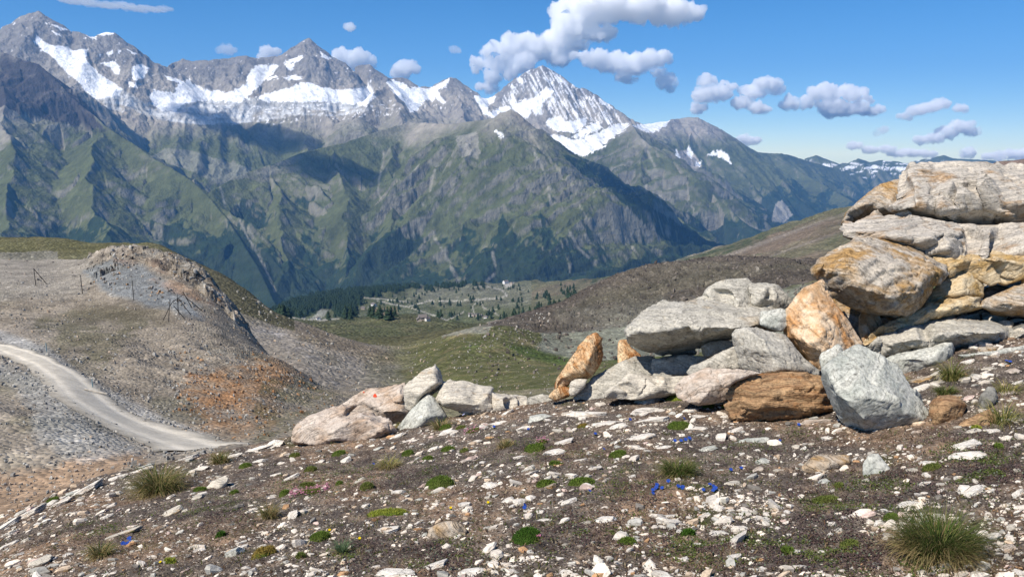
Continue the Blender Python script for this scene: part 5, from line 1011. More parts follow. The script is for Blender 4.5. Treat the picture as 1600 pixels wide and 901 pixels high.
def cushion(px, py, wd, ht, kind='green', label=None, seed=0):
    x, y, z = ghit(px, py + ht * .2); ps = y / F; a = math.sin(math.atan(-float(ray(px, py)[1])))
    rx = wd * ps / 2; H = min(.42 * ht * ps, rx * .55); ry = min(rx * 1.1, max(rx * .35, (ht * ps - H) / a / 2))
    nr, na = 26, 60; r, t = np.meshgrid(np.linspace(0, 1, nr), np.linspace(0, 2 * np.pi, na, endpoint=False), indexing='ij')
    e = 1 + .22 * fbm(np.cos(t) * 1.3 + seed, np.sin(t) * 1.3 + seed * 2.1, 3, 700); X = x + r * np.cos(t) * rx * e; Y = y + r * np.sin(t) * ry * e
    Z = ground_z(X.ravel(), Y.ravel()).reshape(X.shape) * (.0) + z + (ground_z(X.ravel(), Y.ravel()).reshape(X.shape) - z) * .9
    Z = Z + H * (1 - r ** 2.6) ** .75 * (1 + .25 * fbm(X / (rx * .7), Y / (rx * .7), 3, 701 + seed)) + .006 * fbm(X / .011, Y / .011, 3, 702) * (1 - r ** 6) + .004 - .012 * r ** 8
    V = np.stack([X - x, Y - y, Z - z], -1).reshape(-1, 3); i = np.arange(nr - 1)[:, None] * na; j = np.arange(na)[None]; Q = np.stack([i + j, i + (j + 1) % na, i + na + (j + 1) % na, i + na + j], -1).reshape(-1, 4)
    o = mesh_np("moss_cushion", V, Q, MM[kind]); o.location = (x, y, z)
    n = int(500 * min(1.6, wd / 30)); Vb, Qb, Cb = blades(0, 0, 0.0, n, 1, 1.0, .012, .003, .8, .5, seed + 3, [{'green': (.13, .19, .035), 'dark': (.06, .13, .02), 'lime': (.33, .36, .06), 'ochre': (.3, .22, .06), 'olive': (.16, .19, .05)}[kind]])
    # tiny leaf tips standing on the dome
    R = np.random.RandomState(seed + 9); q = np.sqrt(R.uniform(0, .92, n)); aa = R.uniform(0, 6.28, n); k = (q * (nr - 1)).astype(int) * na + (aa / 6.2832 * na).astype(int) % na
    Vb = Vb.reshape(n, 12, 3); b0 = Vb[:, :1].copy(); Vb = (Vb - b0 + V[k][:, None]).reshape(-1, 3)
    mesh_np("leaf_tips", Vb, Qb, M_bl, Cb, parent=o)
    if not label: label = uniq({'green': 'bright green', 'dark': 'deep green', 'lime': 'lime green', 'ochre': 'ochre and green', 'olive': 'olive green'}[kind], "moss cushion", px, py)[0]; AUTO.append((o, label, px, py))
    tag(o, label, "moss cushion", "moss cushions on the foreground slope"); return o
CUSH = [(686,751,50,30,'green',"domed bright green cushion with a brown spot, left of centre"),(823,833,50,38,'dark',"round dark-green cushion, lowest of the big cushions"),(573,668,30,12,'green'),(696,667,22,11,'green'),(498,686,32,13,'green'),(530,708,26,13,'green'),(485,733,24,13,'olive'),(460,711,20,9,'olive'),(573,758,24,18,'olive'),(637,708,22,14,'green'),(700,701,25,10,'green'),(668,716,20,10,'green'),(725,704,16,9,'olive'),(500,837,38,25,'green'),(413,862,44,27,'ochre'),(606,800,76,14,'lime'),(835,699,36,18,'green'),(868,724,24,8,'green'),(965,709,30,16,'green'),(853,755,34,14,'green'),(908,752,46,18,'green'),(1062,664,44,18,'green'),(1070,617,64,20,'lime'),(1030,610,40,14,'olive'),(345,834,18,15,'dark'),(366,769,18,10,'green'),(313,764,26,10,'green'),(82,780,26,10,'green'),(383,727,24,10,'green'),(545,668,30,12,'ochre'),(1455,729,32,12,'olive'),(980,845,34,13,'green'),(1392,808,26,16,'green'),(1290,780,46,12,'olive'),(1310,758,18,8,'olive'),(1230,860,24,14,'green'),(480,757,26,8,'olive'),(445,770,20,14,'green'),(470,868,18,12,'olive'),(530,755,14,9,'green'),(1327,850,34,18,'olive'),(1107,634,20,8,'green'),(1135,635,18,8,'lime'),(1560,697,16,9,'green'),(720,668,18,7,'olive'),(240,765,18,6,'olive'),(910,665,20,7,'ochre'),(1525,668,18,6,'lime'),(1075,832,28,14,'dark'),(265,876,24,10,'lime')]
for i, c in enumerate(CUSH): cushion(*c[:5], label=(c[5] if len(c) > 5 else None), seed=i)
GRN = [(.065, .105, .022), (.085, .125, .03), (.055, .085, .02), (.15, .16, .06), (.22, .18, .08)]; TAN = [(.38, .30, .15), (.30, .23, .11), (.24, .17, .08), (.20, .19, .07)]; YEL = [(.42, .34, .14), (.30, .28, .09), (.18, .20, .06)]
def tuft(px, py, wd, ht, label, g=GRN, d=TAN, n=260, dn=140, stiff=.55, seed=0, droop=1.1):
    x, y, z = ghit(px, py + ht * .38); ps = y / F; L = ht * ps * 1.05; sp = wd * ps * .30
    V, Q, C = blades(0, 0, 0.0, n, 1, sp, L, .0028 * (y / 3.5) ** .7, stiff * wd / ht, droop, seed, g, ry=.7); zg = (ground_z(V[:, 0] + x, V[:, 1] + y) - z) * 0
    o = mesh_np("grass_tuft", V - np.array([0, 0, .004]), Q, M_bl, C); o.location = (x, y, z)
    V, Q, C = blades(0, 0, 0.0, dn, 1, sp * 1.15, L * .78, .0026 * (y / 3.5) ** .7, stiff * 1.9 * wd / ht, droop * 1.5, seed + 50, d, ry=.7); mesh_np("dry_blades", V - np.array([0, 0, .004]), Q, M_bl, C, parent=o)
    return tag(o, label, "grass tuft", "grass tufts among the stones")
tuft(1466, 832, 150, 92, "big spiky green grass tuft at lower right, tan at its foot", n=1500, dn=1300, seed=1, stiff=.42, droop=.9)
tuft(250, 746, 92, 58, "long tawny green grass clump hanging along the left slope edge", GRN + TAN, TAN, n=800, dn=600, seed=2)
tuft(345, 713, 34, 24, "small tawny tuft on the left skyline above the track", TAN + GRN[:2], TAN, n=260, dn=160, seed=3)
tuft(1060, 727, 66, 40, "rounded green and tan tuft above the middle gentians", n=620, dn=360, seed=4)
tuft(608, 719, 46, 30, "straw-coloured sparse tuft left of centre", YEL, TAN, n=110, dn=140, seed=5)
tuft(421, 797, 34, 32, "tawny upright tuft right of the tan long stones", TAN + GRN[:1], TAN, n=220, dn=140, seed=6, stiff=.35)
tuft(535, 852, 28, 30, "small blue-green tuft in the lower left middle", [(.10, .15, .07), (.13, .19, .10)], TAN, n=150, dn=50, seed=7)
tuft(158, 856, 48, 32, "tawny tuft beside the left blue gentians", TAN + GRN[:2], TAN, n=280, dn=200, seed=8)
tuft(1487, 577, 46, 44, "yellow-green tuft behind the low white flat stones", GRN + YEL, YEL, n=240, dn=160, seed=9)
tuft(1478, 606, 44, 22, "soft green tuft just above the rounded brown stone", GRN, YEL, n=260, dn=60, seed=10)
tuft(1565, 640, 74, 50, "sparse yellow grass patch near the right edge", YEL + GRN[:1], YEL, n=150, dn=160, seed=11)
tuft(1575, 600, 50, 34, "thin yellow grass behind the dark lichened stone", YEL, YEL, n=90, dn=80, seed=12)
tuft(790, 691, 30, 20, "small dry tuft above the centre of the slope", TAN + GRN[:1], TAN, n=150, dn=100, seed=13)
tuft(662, 655, 30, 18, "little green tuft at the foot of the low grey stone", GRN, TAN, n=180, dn=60, seed=14)
tuft(690, 660, 40, 24, "reddish tan tuft right of the low grey stone", TAN + GRN[:2], TAN, n=180, dn=120, seed=15)
tuft(632, 660, 40, 12, "flat straw tuft before the outcrop with the red dot", YEL, TAN, n=120, dn=160, seed=16)
tuft(1408, 592, 20, 22, "yellowish tuft pinched behind the upright pale boulder", YEL, YEL, n=70, dn=60, seed=17)
tuft(1330, 850, 40, 16, "faint dry tuft left of the big spiky one", TAN, TAN, n=60, dn=60, seed=18)
def petal_mat(n, c):
    t = NT(n); d = t.n("ShaderNodeBsdfDiffuse", {'Color': tuple(c) + (1,)}); tr = t.n("ShaderNodeBsdfTranslucent", {'Color': tuple(c) + (1,)}); m = t.n("ShaderNodeMixShader", {0: .35, 1: d.outputs[0], 2: tr.outputs[0]}); t.t.links.new(m.outputs[0], t.out.inputs[0]); return t.m
PB = petal_mat("gentian_blue", (.035, .09, .40)); PBL = petal_mat("faded_lilac", (.38, .40, .62)); PY_ = petal_mat("flower_yellow", (.85, .62, .01)); PK = petal_mat("flower_pink", (.62, .25, .36)); LF = petal_mat("leaf_green", (.07, .14, .025))
def flower_mesh(mat, petals=5, r=.011, cup=.5, h=.022, seed=0):
    R = np.random.RandomState(seed); V, Q = [], []
    for k in range(petals):
        a = k * 2 * math.pi / petals + R.uniform(-.1, .1); ca, sa = math.cos(a), math.sin(a); b = len(V); W = r * .46
        for q, w, z in ((.08, .25, 0), (.55, 1., cup * .35), (.85, .8, cup * .30), (1., .12, cup * .2)):
            V += [(ca * r * q - sa * W * w, sa * r * q + ca * W * w, h + z * r), (ca * r * q + sa * W * w, sa * r * q - ca * W * w, h + z * r)]
        for i in range(3): Q.append((b + i * 2, b + i * 2 + 1, b + i * 2 + 3, b + i * 2 + 2))
    o = mesh_np("petals", V, Q, mat, smooth=False, link=False); me = o.data; bpy.data.objects.remove(o); return me
def stem_mesh(h, seed):
    V, Q = [], []; n = 5
    for k in range(4):
        z = h * k / 3; rr = .0011 + .0022 * (k == 3) + .0010 * (k == 2)
        for i in range(n): V.append((rr * math.cos(i * 1.2566), rr * math.sin(i * 1.2566), z))
    for k in range(3):
        for i in range(n): Q.append((k * n + i, k * n + (i + 1) % n, (k + 1) * n + (i + 1) % n, (k + 1) * n + i))
    for k in range(6):
        a = k * 1.047 + seed; b = len(V); c, s = math.cos(a), math.sin(a); L = .011
        V += [(0, 0, .002), (c * L * .5 - s * .003, s * L * .5 + c * .003, .004), (c * L, s * L, .003), (c * L * .5 + s * .003, s * L * .5 - c * .003, .004)]; Q.append((b, b + 1, b + 2, b + 3))
    o = mesh_np("stem", V, Q, LF, link=False); me = o.data; bpy.data.objects.remove(o); return me
FMS = [flower_mesh(PB, seed=i, r=.0125 + .001 * i) for i in range(4)]; SMS = stem_mesh(.022, .3); FL = flower_mesh(PBL, r=.012); FY = flower_mesh(PY_, r=.008, h=.022, seed=9)
def flower(px, py, fm, name, label, cat, group, sc=1.0, seed=0):
    x, y, z = ghit(px, py + 5); R = np.random.RandomState(int(px * 7 + py)); o = bpy.data.objects.new(name, None); COL.objects.link(o); o.location = (x, y, z - .001); o.empty_display_size = .01
    k = sc * 0.8 * max(.75, (y / 3.6) ** .35); o.rotation_euler = (R.uniform(.15, .75), R.uniform(-.4, .4), R.uniform(-.8, .8)); o.scale = (k, k, k)
    for m, nm in ((SMS, "stem"), (fm, "petals")): c = bpy.data.objects.new(nm, m); COL.objects.link(c); c.parent = o
    return tag(o, label, cat, group)
GEN = {"blue gentian in the trio beside the lower left tawny tuft": [(200,846),(206,843),(193,845),(204,838)], "single blue gentian growing out of the lower left tawny tuft": [(149,855)], "pale blue gentian beside the straw-coloured sparse tuft": [(582,722)],
 "blue gentian against the white stone above the dark-green cushion": [(820,789),(817,787)], "blue gentian beside the white stone right of the ochre stone": [(919,765)], "lone blue gentian on the slope above centre": [(941,699)],
 "blue gentian in the clump under the middle grass tuft": [(1018,768),(1021,763),(1025,755),(1028,758),(1036,759),(1045,749),(1058,757),(1063,759),(1067,757)], "blue gentian in the dense clump right of the middle grass tuft": [(1109,755),(1113,757),(1117,763),(1119,760),(1098,762)],
 "blue gentian standing left in a spaced pair near centre right": [(1141,731)], "blue gentian standing right in a spaced pair near centre right": [(1158,729)], "blue gentian in the short row above the middle tuft": [(1054,685),(1064,686),(1070,683),(1076,682)],
 "blue gentian at the foot of the brown layered block": [(1248,660)], "blue gentian below the brown layered block by a wedge stone": [(1216,685)], "blue gentian below the long cream slab": [(772,664)],
 "blue gentian in the soil left of the white slabs": [(826,668)], "blue gentian on the white slabs near the crest": [(983,652),(1066,651)], "blue gentian on the bank below the undercut slab": [(1572,562),(1578,563)], "blue gentian up on the rubble at the right edge": [(1576,479)], "blue gentian above the lower right gravel": [(930,675)]}
for lb, ps_ in GEN.items():
    for i, (a, b) in enumerate(ps_):
        AUTO.append((flower(a, b, FMS[i % 4], "gentian", lb, "gentian", "blue gentians: " + lb[13:45] if len(ps_) > 1 else "blue gentians", 1.0), lb, a, b))
flower(727, 646, FL, "lilac_flower", "pale lilac flower at the foot of the long cream slab", "flower", None, 1.2)
for a, b, lb in ((515, 826, "yellow flower on the green cushion, lower left middle"), (562, 838, "yellow flower right of the small blue-green tuft"), (763, 782, "yellow flower beside the white leaf-shaped stone"), (705, 791, "yellow flower just above the brown-topped stone"), (253, 876, "yellow flower on the lime cushion at lower left")): flower(a, b, FY, "yellow_flower", lb, "yellow flower", "yellow flowers", 1.1)
def pink_patch(px, py, wd, ht, n, label, seed):
    x0, y0, z0 = ghit(px, py); R = np.random.RandomState(seed); a = R.uniform(px - wd / 2, px + wd / 2, n); b = py + (a - px) * -.18 + R.normal(0, ht / 3, n); x, y, z, ok = ghits(a, b); x, y, z = x[ok], y[ok], z[ok]; V, Q = [], []
    root = cushion(px, py, wd * .8, ht * .9, 'olive', label, seed + 60); root.name = "pink_flower_cushion"; root['category'] = "flower cushion"; root['group'] = "pink flower cushions"; loc = root.location
    for X, Y, Z in zip(x - loc.x, y - loc.y, z - loc.z):
        r = R.uniform(.004, .007); h = R.uniform(.012, .022); t = R.uniform(0, 6)
        for k in range(5):
            c, s = math.cos(t + k * 1.2566), math.sin(t + k * 1.2566); q = len(V); V += [(X, Y, Z + h), (X + c * r * .6 - s * r * .4, Y + s * r * .6 + c * r * .4, Z + h + .001), (X + c * r, Y + s * r, Z + h + .001), (X + c * r * .6 + s * r * .4, Y + s * r * .6 - c * r * .4, Z + h + .001)]; Q.append((q, q + 1, q + 2, q + 3))
    mesh_np("blossoms", V, Q, PK, smooth=False, parent=root)
pink_patch(484, 768, 62, 9, 130, "pink flower cushion trailing across the slope at left", 1)
pink_patch(740, 673, 34, 8, 60, "pink flower cushion below the long cream slab", 2)
pink_patch(848, 690, 20, 6, 25, "small pink flower cushion near the centre", 3)
pink_patch(838, 842, 12, 5, 10, "tiny pink blossoms on the edge of the dark-green cushion", 4)
settle()
lap('plants')
# ------------------------------------------------------------------ clouds, far behind the peaks
def cloud_mat(name, dens):
    t = NT(name)
    v = t.n("ShaderNodeVolumeScatter", {'Color': (1, 1, 1, 1), 'Density': dens, 'Anisotropy': -0.35}); t.t.links.new(v.outputs[0], t.out.inputs['Volume']); return t.m
CM = cloud_mat("cloud_vapour", 0.006); CMT = cloud_mat("thin_cloud_vapour", 0.0022)
def cloud(label, lobes, Y=27000.0, vox=75.0, mat=None, amp=0.47, flat=1.15, seed=0, fine=1.0):
    ps = Y / F; Vs, Ts = [], []; base = 0
    bm = bmesh.new(); bmesh.ops.create_icosphere(bm, subdivisions=3, radius=1.0)
    sv = np.array([v.co[:] for v in bm.verts]); st = np.array([[v.index for v in f.verts] for f in bm.faces]); bm.free()
    C0 = np.array(pt(lobes[0][0], lobes[0][1], Y))
    for k, (px, py, rx, ry) in enumerate(lobes):
        c = np.array(pt(px, py, Y + (math.sin(k * 2.1 + seed) * 0.25 * rx) * ps)) - C0
        Vs.append(c + sv * np.array([rx * 0.97, (rx * 0.5 + ry * 0.5) * flat, ry * 0.92]) * ps); Ts.append(st + base); base += len(sv)
    me = remesh(np.concatenate(Vs), np.concatenate(Ts), vox * 0.50, 1)
    V, N = get_vn(me); P = V / ps + seed * 37.0
    sz = np.mean([l[3] for l in lobes])
    d = fbm3(P / (sz * 1.2 + 4), 3, seed, 0.55) * sz * 1.1 + fbm3(P / 8.5, 5, seed + 3, 0.62) * 9.5 * fine + (fbm3(P / 11.0, 5, seed + 8, 0.65, True) - .35) * 7.0 * fine - sz * 0.06
    V0 = V; V = V + N * (d * amp * 2.2 * ps)[:, None]
    me.vertices.foreach_set("co", V.astype(np.float32).ravel()); me.update(); me.materials.clear(); me.materials.append(mat or CM); me.name = "cloud"
    o = bpy.data.objects.new("cloud", me); COL.objects.link(o); o.location = tuple(C0)
    return tag(o, label, "cloud", "fair-weather clouds")
cloud("largest cloud, a ragged arch above the snowy summit in the middle", [(905,18,40,24),(945,8,55,22),(1000,12,45,18),(1045,18,40,15),(1075,22,15,12),(890,45,32,22),(925,52,32,14),(870,62,30,18),(840,75,26,18),(815,88,20,15),(890,70,24,14),(860,85,24,12),(880,20,16,16)], 28000, seed=1, vox=85)
cloud("ragged slanting cloud left of the snowy summit", [(805,62,18,12),(790,75,20,12),(770,82,22,9),(750,98,16,8),(775,100,16,14),(768,120,14,14),(760,135,14,10),(812,100,20,12),(800,112,18,9),(745,108,10,6)], 27500, seed=2, vox=75)
cloud("puffy cloud right of the snowy summit, under the great arch", [(910,88,14,7),(930,92,18,12),(955,98,24,15),(985,102,28,16),(1015,92,26,11),(1035,90,12,9),(975,118,14,9),(990,125,8,5),(1040,128,14,11),(1028,115,8,7)], 26500, seed=3, vox=75)
cloud("small cloud tail rising from the rocky peak right of the summit", [(1105,125,13,8),(1098,150,16,12),(1090,170,12,10),(1120,145,22,9),(1140,137,12,7)], 28000, seed=4, vox=60, fine=.8)
cloud("lumpy cloud right of the cloud tail", [(1200,132,20,10),(1175,143,20,11),(1160,160,16,8),(1185,170,18,6),(1215,138,10,8)], 28000, seed=5, vox=60, fine=.8)
cloud("long cumulus with rounded tops in the right half of the sky", [(1233,160,13,9),(1262,158,14,7),(1285,146,22,13),(1318,150,24,14),(1345,152,15,12),(1300,165,24,12),(1330,168,26,9),(1297,178,12,5),(1357,157,10,5)], 28000, seed=6, vox=60, fine=.8)
cloud("small thin puff right of the long cumulus", [(1362,174,15,6),(1375,170,8,5)], 28000, seed=7, vox=40, mat=CM, fine=.6)
cloud("tapered slanting cloud high at right", [(1412,181,10,3.5),(1432,174,16,6),(1450,168,20,7),(1472,162,14,6)], 28000, seed=8, vox=50, fine=.6)
cloud("tiny flat cloud right of the tapered one", [(1503,169,13,5)], 28000, seed=9, vox=35, mat=CM, fine=.6)
cloud("slanting bright cloud above the topmost slab", [(1440,220,10,6),(1455,216,16,8),(1478,208,18,9),(1500,198,16,9),(1515,206,14,7)], 28000, seed=10, vox=50, fine=.7)
cloud("tiny faint puff between the right-hand clouds", [(1380,203,9,6),(1372,210,6,4)], 28000, seed=11, vox=35, mat=CMT, fine=.6)
cloud("low flat cloud bank above the far range", [(1335,228,12,5),(1360,234,14,5),(1385,233,14,4.5),(1400,240,14,4),(1425,238,22,5),(1450,239,16,4.5)], 30000, seed=12, vox=55, fine=.6)
cloud("small low puff just above the topmost slab", [(1514,239,11,7)], 30000, seed=13, vox=40, fine=.6)
cloud("low cloud at the right edge behind the brown hill", [(1555,244,16,6),(1590,240,20,7),(1620,240,30,8)], 30000, seed=14, vox=50, fine=.6)
cloud("rounded cloud peeping over the ridge near the left horn", [(423,83,16,11),(415,90,12,8)], 27500, seed=15, vox=45, fine=.6)
cloud("wide rounded cloud behind the ridge right of the left horn", [(535,92,18,14),(560,88,18,13),(548,98,26,14),(580,98,8,8)], 27500, seed=16, vox=50, fine=.6)
cloud("single oval cloud above the ridge, between horn and summit", [(632,108,20,11),(622,112,14,8),(640,102,10,8)], 27500, seed=17, vox=45, fine=.6)
cloud("tiny cloud alone in the blue above the left horn", [(547,43,9,5)], 27500, seed=18, vox=35, fine=.6)
cloud("small faint cloud above the left ridge", [(354,78,14,7)], 27500, seed=19, vox=40, mat=CMT, fine=.6)
cloud("thin white streak at the top left of the sky", [(120,0,30,5),(170,8,40,3),(230,14,40,2.2)], 29500, seed=20, vox=50, mat=CMT, fine=.4)
cloud("faint puff left of the big ragged clouds", [(712,80,9,4)], 27500, seed=21, vox=35, mat=CMT, fine=.6)
cloud("small white cloud right of the rocky peak's shoulder", [(1172,219,18,6),(1162,216,12,5)], 28000, seed=22, vox=45, fine=.6)
# two clouds above and behind the picture's upper edge: their shadows lie on the slopes
def overhead(target, rx, ry, label, seed, h=2900.0):
    P = Vector(pt(target[0], target[1], mountain_hit(target[0], target[1]))); t = (h - P.z) / SUNV.z; c = P + SUNV * t
    bm = bmesh.new(); bmesh.ops.create_icosphere(bm, subdivisions=5, radius=1.0); V = np.array([v.co[:] for v in bm.verts]); T = np.array([[v.index for v in f.verts] for f in bm.faces]); bm.free()
    d = 1 + 0.55 * fbm3(V * 1.3 + seed * 9, 5, seed, 0.55)
    o = mesh_np("cloud", V * d[:, None] * np.array([rx, ry, 160.0]), T, CM); o.location = c
    tag(o, label, "cloud", "fair-weather clouds")
overhead((965, 290, 8700), 420, 760, "overhead cloud shading the dark spur right of centre", 31)
overhead((1060, 350, 8200), 420, 520, "overhead cloud shading the foot of the dark spur", 32)
overhead((390, 212, 8700), 800, 380, "overhead cloud shading the basin below the glacier", 33)
overhead((520, 262, 8000), 520, 260, "overhead cloud shading the green shoulder left of centre", 34)
lap('clouds')
# ------------------------------------------------------------------ track, posts, scree, trees and huts in the middle distance
SMID = Sight(18, 640, 700, 1000); SFAR = Sight(900, 3700, 500, 1000)
def mhit(px, py, y0=18, y1=260):
    x, y, z, ok = SMID.hit([px], py); return float(x[0]), float(y[0]), float(z[0])
def road():
    P = np.array(ROADW); d = np.r_[0, np.cumsum(np.hypot(*np.diff(P, axis=0).T))]; s = np.arange(0, d[-1], .35); x = np.interp(s, d, P[:, 0]); y = np.interp(s, d, P[:, 1])
    for _ in range(40): x[1:-1] = (x[:-2] + x[1:-1] * 2 + x[2:]) / 4; y[1:-1] = (y[:-2] + y[1:-1] * 2 + y[2:]) / 4
    tx, ty = np.gradient(x), np.gradient(y); L = np.hypot(tx, ty); nx, ny = -ty / L, tx / L; wd = np.interp(s / s[-1], [0, .35, .62, 1], [1.0, 1.05, 1.5, 2.5]) + .55 * fbm(s / 5, s * 0, 4, 801); q = np.linspace(-1, 1, 21)
    X = x[:, None] + nx[:, None] * q * wd[:, None]; Y = y[:, None] + ny[:, None] * q * wd[:, None]; Z = ground_z(X.ravel(), Y.ravel()).reshape(X.shape) + .06 * (1 - q ** 8) + .02 - .04 * np.exp(-((np.abs(q) - .5) / .12) ** 2)
    C = np.zeros(X.shape + (3,)) + np.array([.50, .46, .39]); C *= (1 + .30 * fbm(X / 1.2, Y / 1.2, 5, 802, .65) + .15 * fbm(X / .3, Y / .3, 3, 803))[..., None]; rut = np.exp(-((np.abs(q) - .5) / .14) ** 2); C = C * (1 + .28 * rut[None, :, None]) * (1 - .12 * np.abs(q)[None, :, None] ** 3)
    e_ = np.abs(q)[None] + .35 * fbm(X / .8, Y / .8, 4, 806); C = C * (1 - sst(.7, 1.05, e_) * .42)[..., None] * np.array([1, .99, .97])
    t = NT("gravel_track"); at = t.n("ShaderNodeAttribute", attribute_name="col").outputs['Color']; pos = t.n("ShaderNodeNewGeometry").outputs['Position']; n = t.noise(pos, 4.0, 5, .7)
    m = t.finish(t.mix(1., at, t.ramp(n, [(.3, .82), (.7, 1.14)]), 'MULTIPLY'), .95, t.bump(n, .6, .05), .1)
    tag(mesh_np("road", np.stack([X, Y, Z], -1).reshape(-1, 3), grid_quads(*X.shape), m, C.reshape(-1, 3)), kind='structure')
road()
def scree():
    r = np.random.RandomState(31); Vs, Qs, Cs = [], [], []; base = 0
    def add(n, box, dens, smin, smax, pal, y0, y1):
        nonlocal base
        px = r.uniform(box[0], box[2], n); py = r.uniform(box[1], box[3], n); x, y, z, ok = SMID.hit(px, py); ok &= (y > y0) & (y < y1)
        ok &= r.uniform(0, 1, n) < dens(px, py, x, y); x, y = x[ok], y[ok]; ok2 = line_d(x, y, ROADW) > np.where(x > -20, 1.9, 1.2); x, y = x[ok2], y[ok2]; z = ground_z(x, y); k = len(x)
        if k == 0: return
        sz = smin * (smax / smin) ** (r.uniform(0, 1, k) ** 1.8) * np.clip(y / 60, .55, 6); zx, zy = slopeN(x, y, 1.5); c = np.array(pal)[r.randint(0, len(pal), k)] * r.uniform(.75, 1.2, (k, 1))
        V, Q, C = pebble_batch(x, y, z, sz, zx, zy, r, c, (.25, .6), 1.5); Vs.append(V); Qs.append(Q + base); Cs.append(C); base += len(V)
    GR = [(.34, .33, .30), (.28, .27, .25), (.42, .40, .36), (.22, .20, .18), (.36, .31, .26)]; OR = [(.36, .22, .12), (.30, .16, .08), (.4, .32, .24)]; DK = [(.10, .085, .075), (.16, .135, .115), (.07, .06, .055), (.2, .18, .15)]
    add(22000, (-40, 400, 520, 790), lambda px, py, x, y: np.clip(.18 + .9 * fbm(px / 40, py / 25, 4, 811), .03, 1), .04, .32, GR + OR[2:], 20, 220)
    add(9000, (-40, 545, 330, 790), lambda px, py, x, y: np.clip(.1 + np.exp(-(line_d(px, py, ROAD) / 40) ** 2), 0, 1), .06, .42, GR[:3], 20, 90)
    add(6000, (270, 550, 520, 690), lambda px, py, x, y: np.clip(.3 + .9 * fbm(px / 30, py / 18, 4, 815), 0, 1), .05, .38, OR + GR[:2], 30, 120)
    add(1500, (130, 378, 420, 560), lambda px, py, x, y: in_poly(px, py, [(140,400),(200,380),(300,400),(380,480),(430,560),(370,520),(280,480),(140,445)]) * 1., .06, .4, GR + DK + OR[:1], 60, 200)
    add(7000, (370, 440, 860, 640), lambda px, py, x, y: np.clip(.35 + .8 * fbm(px / 40, py / 25, 4, 812), .05, 1), .06, .3, GR + OR[2:], 100, 420)
    add(9000, (740, 395, 1320, 600), lambda px, py, x, y: np.clip(.35 + 1.1 * fbm(px / 30, py / 14, 4, 816), 0, 1), .05, .40, DK + [(.22, .19, .16)], 150, 600)
    tag(mesh_np("scree", np.concatenate(Vs), np.concatenate(Qs), stone_attr_mat("scree_rubble", .05, 3.0), np.concatenate(Cs), smooth=False), kind='stuff')
scree()
lap('scree')
def plain(name, c, r=.8):
    t = NT(name); pos = t.n("ShaderNodeTexCoord").outputs['Object']; n = t.noise(pos, 6, 4, .6); return t.finish(t.mix(1., c, t.ramp(n, [(.3, .75), (.7, 1.2)]), 'MULTIPLY'), r)
M_post = plain("dark_steel", (.035, .033, .032)); M_wood = plain("bleached_wood", (.55, .50, .42)); M_blue = plain("faded_blue_paint", (.16, .26, .30)); M_lt = plain("pale_rock", (.45, .43, .40))
def rod(name, a, b, r, parent=None, mat=M_post, loc=None):
    a, b = Vector(a), Vector(b); bm = bmesh.new(); bmesh.ops.create_cone(bm, cap_ends=True, segments=8, radius1=r, radius2=r * .9, depth=(b - a).length)
    q = Vector((0, 0, 1)).rotation_difference((b - a).normalized()); bmesh.ops.transform(bm, matrix=Matrix.Translation((a + b) / 2) @ q.to_matrix().to_4x4(), verts=bm.verts)
    me = bpy.data.meshes.new(name); bm.to_mesh(me); bm.free(); me.materials.append(mat); o = bpy.data.objects.new(name, me); COL.objects.link(o)
    if parent: o.parent = parent
    if loc: o.location = loc
    return o
def frame(name, base, segs, label, cat, rad=.055):
    x, y, z = mhit(*base, 60, 200); root = bpy.data.objects.new(name, None); COL.objects.link(root); root.location = (x, y, z)
    ps = y / F
    for nm, (x0, y0), (x1, y1), dy in segs: rod(nm, ((x0 - base[0]) * ps, dy, (base[1] - y0) * ps - .15), ((x1 - base[0]) * ps, 0, (base[1] - y1) * ps), rad * y / 115, root)
    return tag(root, label, cat)
frame("braced_post", (56, 446), [("post", (56, 446), (55.5, 418), 0), ("brace", (66, 444), (56, 420), 1.2)], "dark post with a slanting brace on the left plateau", "post")
frame("marker_post", (129, 459), [("post", (129, 460), (128.5, 429), 0)], "thin upright post on the slope left of the crag", "post")
frame("marker_post", (209, 469), [("post", (209, 470), (209, 437), 0)], "thin upright post just below the crag", "post")
frame("trestle", (276, 500), [("leg", (254, 499), (270, 472), 0), ("leg", (269, 500), (268, 466), -1.), ("leg", (285, 502), (273, 477), 1.), ("leg", (266, 490), (281, 464), 2.), ("leg", (280, 489), (279.5, 460), 0), ("leg", (293, 492), (282, 466), 1.), ("post", (289.5, 484), (289, 454), 2.), ("leg", (306, 489), (293, 463), 2.), ("crossbar", (268, 470), (291, 458), .5)], "broken trestle of crossed dark poles below the crag", "trestle")
p = mhit(145, 606, 25, 90); o = rod("track_marker", (0, 0, -.1), (0, 0, .6), .035, None, M_blue, p); tag(o, "small pale blue marker stake on the inner edge of the track", "stake")
p = mhit(73, 549, 25, 90); o = rod("track_marker", (0, 0, -.1), (0, 0, .7), .035, None, M_blue, p); tag(o, "faint blue marker stake beside the bend of the track", "stake")
a = Vector(mhit(132, 611, 25, 90)); b = a + Vector((1.15, .35, 0)); b.z = gz(b.x, b.y); o = rod("wooden_beam", (0, 0, .16), (b - a) + Vector((0, 0, .16)), .06, None, M_wood, a); tag(o, "bleached beam lying beside the bend of the track", "beam")
